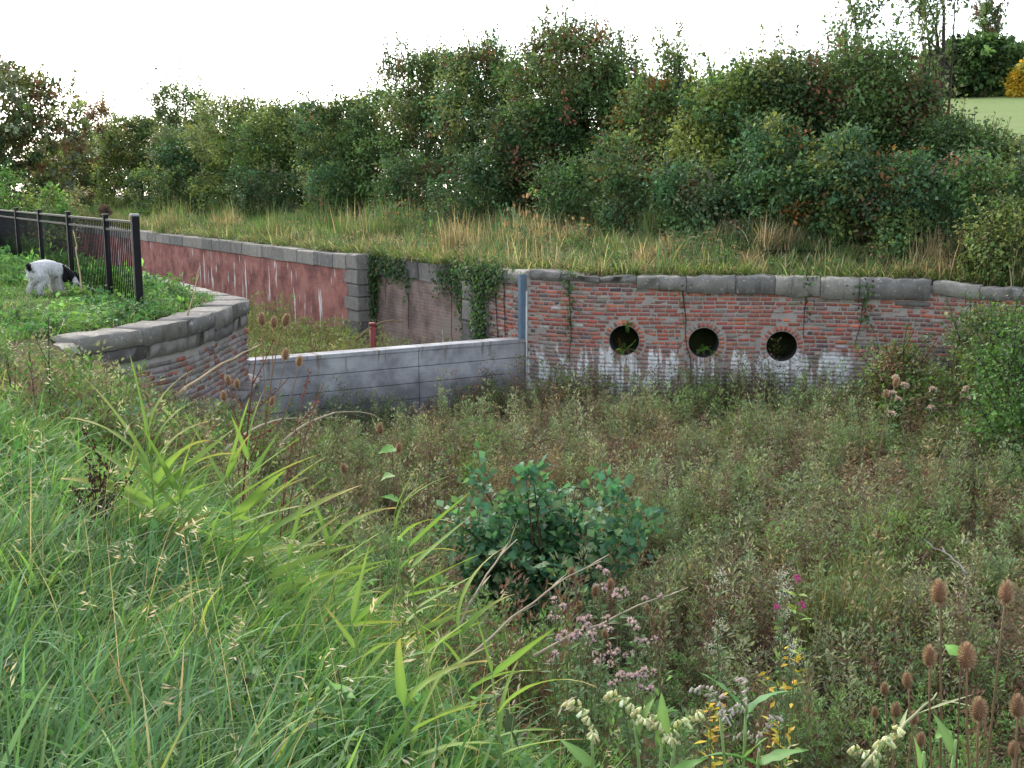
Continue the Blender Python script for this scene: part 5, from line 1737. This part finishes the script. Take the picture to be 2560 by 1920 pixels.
for px, py, y in ((1955, 1440, 6.3), (1800, 1440, 6.6), (1960, 1480, 6.0)):
    herb("seeding_willowherb", "willowherb with white woolly seed fluff", "wildflower", "white seeding weeds on the canal bed", px, py, y, None, 3, TP, [((.5, .48, .46), 2), ((.4, .37, .35), 1)], .022, 3, .07, .05, fluffy=True)
for lab, px, py, y in (("yellow leaved herb low in the long grass", 765, 1760, 3.5), ("yellow leaved weed beside the magenta spike", 1975, 1575, 5.4), ("orange yellow leaved weed behind the lilac comfrey", 1800, 1690, 4.4)):
    herb("yellowing_herb", lab, "herb", None, px, py, y, None, 4, [(YEL, 4), ((.5, .36, .05), 2), (GYL, 1)], [(YEL, 1)], .01, 0, .07, .06)


def dock(label, px, py, y, base_px, n_br, col, lumps, w=.12, r=.006):
    b = on_ground(*base_px, y); t = at_y(px, py, y) - b
    root = empty("dead_dock", b); tag(root, label, "dead plant", "dead dock stalks")
    main = bezier((0, 0, -.03), (t[0] * .1, 0, t[2] * .5), t, 9)
    s_ = Soup(); s_.tube(main, np.linspace(r, r * .4, 9), col, 5); s_.obj("stem", M['dry'], root, True)
    for i in range(n_br):
        k = R.integers(2, 8); e = main[k] + np.array([R.normal(0, w), R.normal(0, w), R.uniform(.12, .3)])
        br = bezier(main[k], (main[k] + e) / 2 + [0, 0, -.03], e, 5)
        sb = Soup(); sb.tube(br, np.linspace(r * .5, r * .25, 5), col, 4)
        o = sb.obj("branch", M['dry'], root, True)
        if lumps:
            m = lumps; f = R.random(m) * 3.9; ii = f.astype(int); q = br[ii] * (1 - (f - ii)[:, None]) + br[ii + 1] * (f - ii)[:, None]
            q = q + R.normal(0, .008, (m, 3))
            sl = Soup(); sl.leaves(q, R.normal(0, 1, (m, 3)), R.normal(0, 1, (m, 3)), .022, .016, colors([(col, 1)], m, .25)); sl.obj("seed_cluster", M['dry'], o)["kind"] = "stuff"


DB = (.07, .035, .03)
dock("dead black brown dock with crumpled seed stalks in the grass", 285, 1150, 5.0, (250, 1480), 11, DB, 34, .12)
dock("withered dark dock beside the fan leaved reed", 240, 1290, 4.9, (265, 1500), 9, (.06, .035, .035), 40, .09)
dock("tall red brown dock stalk rising before the dam", 640, 890, 6.0, (605, 1430), 6, (.16, .055, .04), 8, .14, .008)
dock("slender red dock stalk leaning right in front of the dam", 775, 930, 7.0, (690, 1250), 4, (.2, .08, .06), 18, .07)
dock("forked red dock stalk over the concrete slabs", 810, 955, 7.2, (700, 1260), 4, (.2, .09, .07), 12, .07)
dock("brown seed spike standing against the concrete", 1090, 960, 9.5, (1050, 1250), 3, (.14, .08, .06), 14, .04, .005)
for px, py, bx in ((122, 790, 130), (18, 890, 40), (72, 880, 95), (270, 1000, 262)):
    dock("thin blackened stem among the weeds by the left bank", px, py, 8.0, (bx, 1100), 2, (.035, .025, .025), 0, .05, .006)
dock("rusty dock spike in the grass before the hedge", 800, 490, 40, (805, 570), 7, (.3, .15, .09), 60, .25, .02)
dock("broad rusty dock clump below the pointed hawthorn", 1160, 525, 33, (1170, 580), 9, (.3, .15, .09), 60, .35, .02)
dock("second rusty dock beside the broad clump", 1210, 535, 33, (1215, 580), 6, (.28, .16, .1), 40, .2, .02)
dock("dead brown seed head standing up behind a railing post", 265, 515, 17.6, (266, 700), 3, (.13, .08, .065), 10, .04, .01)
hd = Soup(); q = at_y(263, 530, 17.6)
nb = 160; d = unit(R.normal(0, 1, (nb, 3)) + [0, 0, .4])
hd.leaves(q + d * R.uniform(.0, .07, (nb, 1)), d, R.normal(0, 1, (nb, 3)), .07, .04, colors([((.14, .09, .075), 2), ((.2, .14, .11), 1)], nb, .2))
par = [o for o in bpy.data.objects if o.get("label", "").startswith("dead brown seed head")][0]
o = hd.obj("seed_head", M['dry'], par); o.location = -par.location

# ------------------------------------------------------------------ fallen reed stalks
def stalk(label, p0, p1, y0, y1, sag, r=.008, col=(.36, .3, .22)):
    a_, b_ = at_y(*p0, y0), at_y(*p1, y1)
    s_ = Soup(); m = (a_ + b_) / 2 + np.array([0, 0, sag])
    pts = bezier(a_, m, b_, 9) + R.normal(0, .006, (9, 3))
    s_.tube(pts, np.linspace(r, r * .4, 9), col, 5)
    for k in (3, 5, 7):
        s_.leaves(pts[k][None], (pts[8] - pts[k])[None] + R.normal(0, .1, (1, 3)), np.array([[0, 0, 1.]]), .22, .014, np.array([col]) * 1.1)
    o = s_.obj("fallen_reed_stalk", M['dry'], None, True)
    tag(o, label, "dead reed", "fallen reed stalks")


stalk("pale dead reed stalk bridging the bush and the thistles", (1120, 1690), (1500, 1400), 5.2, 6.4, .1)
stalk("long grey reed stalk lying across the weeds below the bush", (1330, 1640), (1720, 1470), 5.2, 6.6, .05)
stalk("bent dead reed at the left foot of the bush", (1130, 1600), (1290, 1350), 5.6, 6.4, .12)
stalk("brown dead reed lying over the bank end of the dam", (440, 990), (650, 865), 11.5, 14.5, .1, .02, (.33, .25, .16))
stalk("arched straw reed in front of the concrete slabs", (700, 1110), (960, 1050), 8.5, 9.5, .3, .012)
stalk("drooping straw reed below the arched one", (560, 1130), (790, 1055), 7.6, 8.6, .22, .012)
stalk("bleached stalk slanting between the teasels", (2160, 1920), (2350, 1730), 3.1, 3.5, .03, .007, (.33, .34, .2))
stalk("grey bare branch lying on the canal bed weeds", (2420, 1440), (2330, 1370), 9.0, 9.8, .1, .009, (.2, .18, .18))
stalk("brown limp reed draped over the red post", (890, 850), (1010, 805), 23.4, 23.9, .35, .025, (.3, .2, .12))
stalk("dry grass stalk leaning over the near coping", (470, 790), (500, 665), 14.0, 14.4, .0, .012, (.45, .34, .2))
stalk("dry stalk leaning across the railing bars", (205, 730), (185, 580), 16.6, 17.3, .05, .014, (.45, .36, .22))

# ------------------------------------------------------------------ sedge and rush tufts
def tuft(name, label, px, py, y, n, h, pal, w=.12, lean=.25, group=None, bw=.01):
    b = on_ground(px, py, y); root = empty(name, b); tag(root, label, "sedge", group)
    s_ = Soup()
    p_ = np.column_stack([R.normal(0, w, n), R.normal(0, w, n), np.full(n, -.03)])
    s_.blades(p_, R.uniform(0, 6.28, n), R.gamma(2, lean / 2, n), R.uniform(0, .5, n), h * R.uniform(.6, 1.05, n), bw, colors(pal, n, .2), 4, colors([((.3, .24, .1), 1), (pal[0][0], 2)], n, .15))
    s_.obj("blade_tuft", M['grass'], root)["kind"] = "stuff"


RU = [((.075, .1, .04), 3), ((.1, .08, .045), 3), ((.11, .14, .05), 1)]
tuft("rush_clump", "big olive rush clump rising out of the canal bed weeds", 2090, 1400, 9.6, 520, 1.2, RU, .2, .22)
tuft("rush_clump", "smaller rush clump right of the big one", 2200, 1330, 10.4, 260, 1.0, RU, .16, .25)
SG = [((.14, .27, .045), 3), ((.2, .32, .06), 1)]
SGG = "bright sedge tufts on the canal bed"
tuft("sedge_tuft", "vivid green sedge tuft beside the white seeding weeds", 1765, 1500, 6.2, 130, .55, SG, .12, .25, SGG)
tuft("sedge_tuft", "thin bright sedge right of the pink thistles", 1600, 1560, 5.9, 60, .45, SG, .08, .25, SGG)
for px, py, y in ((1255, 1080, 14.5), (1380, 1080, 14.8), (1100, 1090, 14.0), (1480, 1060, 15.5), (1190, 1060, 15.6), (1310, 1100, 13.8)):
    tuft("sedge_tuft", "yellow green sedge behind the bush near the dam", px, py, y, 60, .75, [((.22, .3, .06), 2), ((.14, .26, .05), 2), ((.3, .28, .08), 1)], .18, .2, SGG, .016)

# bindweed heart leaves
hb = [big_leaf("leaf", 1.0, .72, c, c * 1.1, .5, .2, 5, .7, None, .5) for c in colors([((.13, .27, .06), 1)], 5, .12)]
for lab, cx, cy, y, n in (("bindweed with heart shaped leaves and a dark red stem in the grass", 845, 1700, 3.5, 9), ("bindweed with bright leaves twining up the red teasel", 980, 1130, 8.1, 8), ("yellow green bindweed climbing the plump headed teasel", 2400, 1680, 3.25, 8)):
    b = on_ground(cx, cy, y); root = empty("bindweed", b); tag(root, lab, "bindweed")
    s_ = Soup(); top = at_y(cx, cy, y) - b
    c = bezier((0, 0, -.02), (.03, 0, top[2] * .6), top + [0, 0, .04], 8); s_.tube(c, .003, (.12, .06, .04), 4); s_.obj("stem", M['stem'], root)
    for i in range(n):
        k = 2 + i % 6
        put("leaf", hb[i % 5], root, c[k] + R.normal(0, .02, 3), R.uniform(0, 6.28), R.uniform(-.5, .5), R.normal(0, .4), R.uniform(.06, .1) * (1 if y < 5 else 1.5), M['leaf'])

# ------------------------------------------------------------------ ivy and ferns on the masonry
IV = [((.035, .075, .03), 4), ((.05, .1, .035), 3), ((.08, .14, .04), 2), ((.05, .06, .03), 1), ((.2, .1, .04), .15)]


def ivy(label, blobs, face_n, vines, L=.085, pal=IV, on_wing=False, name="ivy"):
    """blobs: (along, z, spread along, spread z, count) on the wall face"""
    lf, vn = Soup(), Soup()
    c0 = None
    def pt(s, z, d):
        if on_wing:
            q = wing.at(s) + wing.nor(s) * np.asarray(d)[:, None]; return np.column_stack([q, z])
        q = np.outer(s, A) + np.outer(face_n - d, N); return np.column_stack([q, z])
    b0 = blobs[0]
    org = pt(np.array([b0[0]]), np.array([0.0]), np.array([0.02]))[0] if not on_wing else pt(np.array([b0[0]]), np.array([0.0]), np.array([0.02]))[0]
    root = empty(name, org); tag(root, label, "ivy", "ivy on the lock masonry")
    for s, z, ss_, sz, n in blobs:
        a = s + R.normal(0, ss_, n); zz = z + R.normal(0, sz, n); d = np.abs(R.normal(.05, .05, n)) + .01
        P_ = pt(a, zz, d) - org
        nd = -np.array([N[0], N[1], 0]) if not on_wing else np.array([*wing.nor(s), 0])
        dv = R.normal(0, .5, (n, 3)) + [0, 0, -1.0] + nd * .25
        lf.leaves(P_, dv, unit(nd + R.normal(0, .45, (n, 3)) + [0, 0, .35]), L * R.uniform(.6, 1.25, n), L * R.uniform(.6, 1.0, n), colors(pal, n, .22))
    for s, z0, z1 in vines:
        zz = np.linspace(z0, z1, 9); a = s + np.cumsum(R.normal(0, .025, 9))
        vn.tube(pt(a, zz, np.full(9, .02)) - org, np.linspace(.012, .006, 9), (.06, .045, .035), 4)
    lf.obj("foliage", M['leaf'], root)
    if vines: vn.obj("vine", M['bark'], root)


ivy("dark ivy hanging in the corner of the gate recess", [(26.45, -.35, .16, .3, 420), (26.5, -1.1, .1, .35, 300), (26.0, -.2, .5, .16, 420), (25.2, -.25, .4, .18, 260), (24.6, -.5, .12, .3, 70)], n_far + .44, [(26.4, 0, -1.9), (24.6, 0, -1.7), (25.8, 0, -1.2)])
ivy("ivy curtain over the stone of the hollow quoin", [(21.9, -.2, .35, .2, 420), (21.5, -.8, .16, .4, 380), (21.7, -.45, .18, .3, 300), (22.6, -.3, .3, .2, 160)], n_far + .4, [(21.4, 0, -2), (21.8, 0, -2), (22.3, 0, -1.8)])
ivy("bushy green ivy spilling over the quoin top toward the steel channel", [(a0 + 1.5, -.2, .3, .16, 420), (a0 + 1.75, -.75, .2, .35, 520), (a0 + 1.3, .05, .4, .1, 300), (a0 + 2.2, -.05, .3, .1, 220), (a0 + 1.7, -1.3, .16, .2, 160)], n_far, [(a0 + 1.6, 0, -2), (a0 + 1.15, 0, -2), (a0 + .8, -.2, -2)], .08, IV + [((.12, .19, .05), 2)])
for lab, px, zt, zb, n in (("thin ivy strand hanging left of the first culvert", 1424, .1, -1.6, 120), ("trailing bramble strand right of the third culvert", 2020, .2, -1.1, 60), ("straggling creeper over the right hand bricks", 2165, 0, -1.2, 150), ("creeper strand between the second and third culvert", 1700, -.1, -2.0, 26)):
    s = s_of_px(px)
    ivy(lab, [(s, zt - .12, .12, .12, n // 2), (s + .03, (zt + zb) / 2 + .15, .05, (zt - zb) * .22, n // 2)], 0, [(s, zt, zb)], .06, IV + [((.13, .2, .05), 2)], True)


def fern(label, px, py, n, L, pal, deep=.03):
    s = s_of_px(px); z = z_on(wing, s, py)
    q = wing.at(s) - wing.nor(s) * deep
    root = empty("culvert_fern", (q[0], q[1], z)); tag(root, label, "fern", "ferns growing in the culverts")
    s_ = Soup()
    for i in range(n):
        an = R.uniform(-2.9, -.2); c = bezier((0, 0, 0), (math.cos(an) * L * .4, math.sin(an) * L * .4, L * .3), (math.cos(an) * L * .75, math.sin(an) * L * .7, R.uniform(-.4, .9) * L), 9)
        col = colors(pal, 1, .15)[0]
        s_.tube(c, .003, col * .7, 3)
        for k in range(1, 9):
            for sg in (-1, 1):
                tn = unit(c[k] - c[k - 1]); sd = unit(np.cross(tn, [0, 0, 1])) * sg
                s_.leaves(c[k][None], (sd + tn * .4)[None], np.array([[0, 0, 1.]]), L * .28 * (1 - k / 11), L * .1, col[None])
    s_.obj("frond", M['leaf'], root)


FG = [((.22, .36, .07), 3), ((.14, .26, .06), 2)]
fern("green and withered ferns choking the first culvert", 1560, 880, 11, .34, FG + [((.25, .15, .07), 2)])
fern("more fern growth hanging from the crown of the first culvert", 1570, 815, 5, .26, FG, .05)
fern("bright fern on the sill of the second culvert", 1757, 880, 8, .3, FG)
fern("small fern at the lip of the second culvert", 1790, 890, 4, .2, FG, .02)
fern("dim fern deep inside the third culvert", 1958, 885, 6, .2, [((.08, .16, .05), 1)], .35)

# ------------------------------------------------------------------ van and litter
vx, vy = at_y(2512, 220, 84.0)[:2]
vz = float(terrain(vx, vy))
van = empty("white_van", (vx, vy, vz), math.radians(160)); tag(van, "white van parked by the trees at the top of the field", "van")
bmv = bmesh.new()
prof = [(-2.3, .35), (2.3, .35), (2.4, .8), (2.3, 1.1), (1.75, 1.25), (1.2, 2.05), (-2.2, 2.1), (-2.35, 1.9)]
vs = [[bmv.verts.new((x, y, z)) for x, z in prof] for y in (-.9, .9)]
bmv.faces.new(vs[0][::-1]); bmv.faces.new(vs[1])
for i in range(8): bmv.faces.new((vs[0][i], vs[0][(i + 1) % 8], vs[1][(i + 1) % 8], vs[1][i]))
bmesh.ops.recalc_face_normals(bmv, faces=bmv.faces); bmesh.ops.bevel(bmv, geom=bmv.edges[:], offset=.06, segments=2, affect='EDGES')
me = bpy.data.meshes.new("body"); bmv.to_mesh(me); bmv.free(); mesh_obj("body", me, M['white_paint'], van)
mesh_obj("windscreen", raw_mesh("windscreen", np.array([(1.72, -.75, 1.32), (1.72, .75, 1.32), (1.28, .72, 1.98), (1.28, -.72, 1.98)]) + [.04, 0, .02], np.array([[0, 1, 2], [0, 2, 3]])), M['glass'], van)
for sy in (-1, 1):
    mesh_obj("side_window", raw_mesh("side_window", np.array([(1.55, sy * .907, 1.3), (.4, sy * .907, 1.3), (.4, sy * .907, 1.9), (1.15, sy * .907, 1.9)]), np.array([[0, 1, 2], [0, 2, 3]])), M['glass'], van)
    for wx in (-1.5, 1.5):
        s_ = Soup(); s_.tube([(wx, sy * .72, .33), (wx, sy * .93, .33)], .33, (.02, .02, .02), 16); o = s_.obj("wheel", M['rubber'], van)
        s_ = Soup(); s_.tube([(wx, sy * .9, .33), (wx, sy * .945, .33)], .18, (.5, .5, .5), 12); s_.obj("hub", M['cap'], o)

bq = at_y(2255, 572, 21.0); bz = float(terrain(bq[0], bq[1]))
bmp = bmesh.new(); bmesh.ops.create_icosphere(bmp, subdivisions=3, radius=.085)
for v in bmp.verts:
    k = 1 + .28 * math.sin(v.co.x * 40 + v.co.z * 31) * math.cos(v.co.y * 37) + R.normal(0, .08)
    v.co = Vector((v.co.x * k * 1.1, v.co.y * k * .8, v.co.z * k * .75))
me = bpy.data.meshes.new("plastic_bag"); bmp.to_mesh(me); bmp.free()
o = mesh_obj("plastic_bag", me, M['plastic']); o.location = (bq[0], bq[1], min(bq[2], bz + .35)); tag(o, "crumpled white plastic bag caught in weeds above the coping", "bag")

# ------------------------------------------------------------------ dog
def dog_mat():
    m, nt, out = new_mat("dog_coat"); g = G(nt)
    a = g.n("Attribute", _attribute_name="col")
    tc = g.n("TexCoord"); x, y, z = g.xyz(tc.outputs["Object"])
    tick = g.math('MULTIPLY', g.ramp(g.noise(tc.outputs["Object"], 26.0, 2.0), .6, .66), .35)
    c = g.mix(tick, (.62, .61, .62), (.25, .24, .26))
    side = g.math('ADD', y, g.math('MULTIPLY', g.math('SUBTRACT', g.noise(tc.outputs["Object"], 9.0, 3.0), .5), .06))
    head = g.math('MULTIPLY', g.math('MULTIPLY', g.ramp(side, -.13, -.15), g.ramp(side, -.31, -.29)), g.ramp(x, .36, .38))
    tail = g.math('MULTIPLY', g.ramp(x, -.12, -.14), g.ramp(z, .3, .33))
    c = g.mix(g.math('MAXIMUM', head, tail), c, (.008, .007, .008))
    finish(nt, out, g, c, .85, g.bump(g.noise(g.vec(g.math('MULTIPLY', x, 60.0), g.math('MULTIPLY', y, 60.0), g.math('MULTIPLY', z, 14.0)), 1.0, 2.0), .6, .02), .2)
    return m


def dog():
    base = np.array([DOG[0], DOG[1], 0])
    gz = float(terrain(base[0], base[1]))
    verts = {}; order = []; edges = []; rad = []
    def v(n, p, r): verts[n] = len(order); order.append(p); rad.append(r)
    def e(*ns):
        for a, b in zip(ns, ns[1:]): edges.append((verts[a], verts[b]))
    v("hip", (0, 0, .42), .14); v("loin", (.14, 0, .44), .135); v("chest", (.28, 0, .42), .15); v("shoulder", (.38, -.02, .40), .13)
    v("neck", (.45, -.1, .36), .09); v("skull", (.48, -.2, .29), .085); v("brow", (.485, -.255, .245), .06); v("muz", (.48, -.31, .19), .042); v("nose", (.475, -.345, .15), .03)
    e("hip", "loin", "chest", "shoulder", "neck", "skull", "brow", "muz", "nose")
    v("t1", (-.12, 0, .5), .026); v("t2", (-.17, -.015, .5), .019); v("t3", (-.185, -.05, .47), .016); v("t4", (-.18, -.07, .42), .012)
    e("hip", "t1", "t2", "t3", "t4")
    for s, k in ((1, "l"), (-1, "r")):
        v("th" + k, (-.02, s * .085, .32), .095); v("kn" + k, (.06, s * .1, .22), .06); v("hk" + k, (-.06, s * .1, .14), .04); v("hp" + k, (-.035, s * .1, .03), .036); v("ht" + k, (.03, s * .1, .022), .032)
        e("hip", "th" + k, "kn" + k, "hk" + k, "hp" + k, "ht" + k)
        v("fs" + k, (.38, s * .09, .29), .07); v("fe" + k, (.35, s * .09, .2), .048); v("fw" + k, (.38, s * .09, .1), .038); v("fp" + k, (.385, s * .09, .03), .036); v("ft" + k, (.43, s * .09, .022), .03)
        e("shoulder", "fs" + k, "fe" + k, "fw" + k, "fp" + k, "ft" + k)
    me = bpy.data.meshes.new("dog")
    me.from_pydata(order, edges, [])
    root = empty("dog", (base[0], base[1], gz), math.radians(62)); tag(root, "white dog with black head sniffing the grass beside the railings", "dog")
    o = mesh_obj("body", me, dog_mat(), root)
    md = o.modifiers.new("skin", 'SKIN'); md.use_smooth_shade = True
    for i, sv in enumerate(me.skin_vertices[0].data):
        sv.radius = (rad[i], rad[i]); sv.use_root = (i == 0)
    sb = o.modifiers.new("sub", 'SUBSURF'); sb.levels = 2; sb.render_levels = 2
    bpy.context.view_layer.update()
    dg = bpy.context.evaluated_depsgraph_get()
    em = o.evaluated_get(dg).to_mesh()
    nv = len(em.vertices); co = np.zeros(nv * 3); nr = np.zeros(nv * 3)
    em.vertices.foreach_get("co", co); em.vertices.foreach_get("normal", nr)
    co = co.reshape(-1, 3); nr = nr.reshape(-1, 3)
    k = R.choice(nv, 5600); P_ = co[k] + R.normal(0, .01, (5600, 3)); nn_ = nr[k]
    keep = P_[:, 2] > .05; P_, nn_ = P_[keep], nn_[keep]
    blk = ((P_[:, 1] < -.14) & (P_[:, 1] > -.3) & (P_[:, 0] > .36)) | ((P_[:, 0] < -.13) & (P_[:, 2] > .3))
    c = np.where(blk[:, None], np.array([.01, .009, .01]), np.array([.62, .61, .62]) * np.exp(R.normal(0, .16, (len(P_), 1))))
    fur = Soup()
    d = nn_ * .5 + np.array([-.2, 0, -.8]) + R.normal(0, .18, P_.shape)
    fur.leaves(P_, d, nn_ + R.normal(0, .2, P_.shape), np.where(P_[:, 0] < -.13, .025, R.uniform(.03, .075, len(P_))), .007, c, 0)
    fur.obj("coat_fur", M['dry'], root)
    for s in (-1, 1):                                    # drooping ears either side of the lowered head
        q = bezier((.48 + s * .07, -.17, .35), (.48 + s * .125, -.2, .28), (.48 + s * .12, -.225, .17), 6)
        es = Soup(); es.tube(q, [.02, .036, .044, .044, .036, .014], (.009, .008, .009), 7); es.obj("ear", M['dry'], root, True)
        es = Soup(); es.tube([(.485 + s * .045, -.275, .262), (.485 + s * .054, -.28, .262)], [.01, .006], (.02, .012, .01), 8); es.obj("eye", M['glass'], root)
    es = Soup(); es.tube([(.475, -.362, .142), (.473, -.38, .13)], [.018, .01], (.01, .01, .01), 8); es.obj("nose", M['rubber'], root)


dog()
_tri = 0
for _m in bpy.data.meshes: _tri += len(_m.polygons)
print("UNIQUE FACES", _tri, "OBJECTS", len(bpy.data.objects))
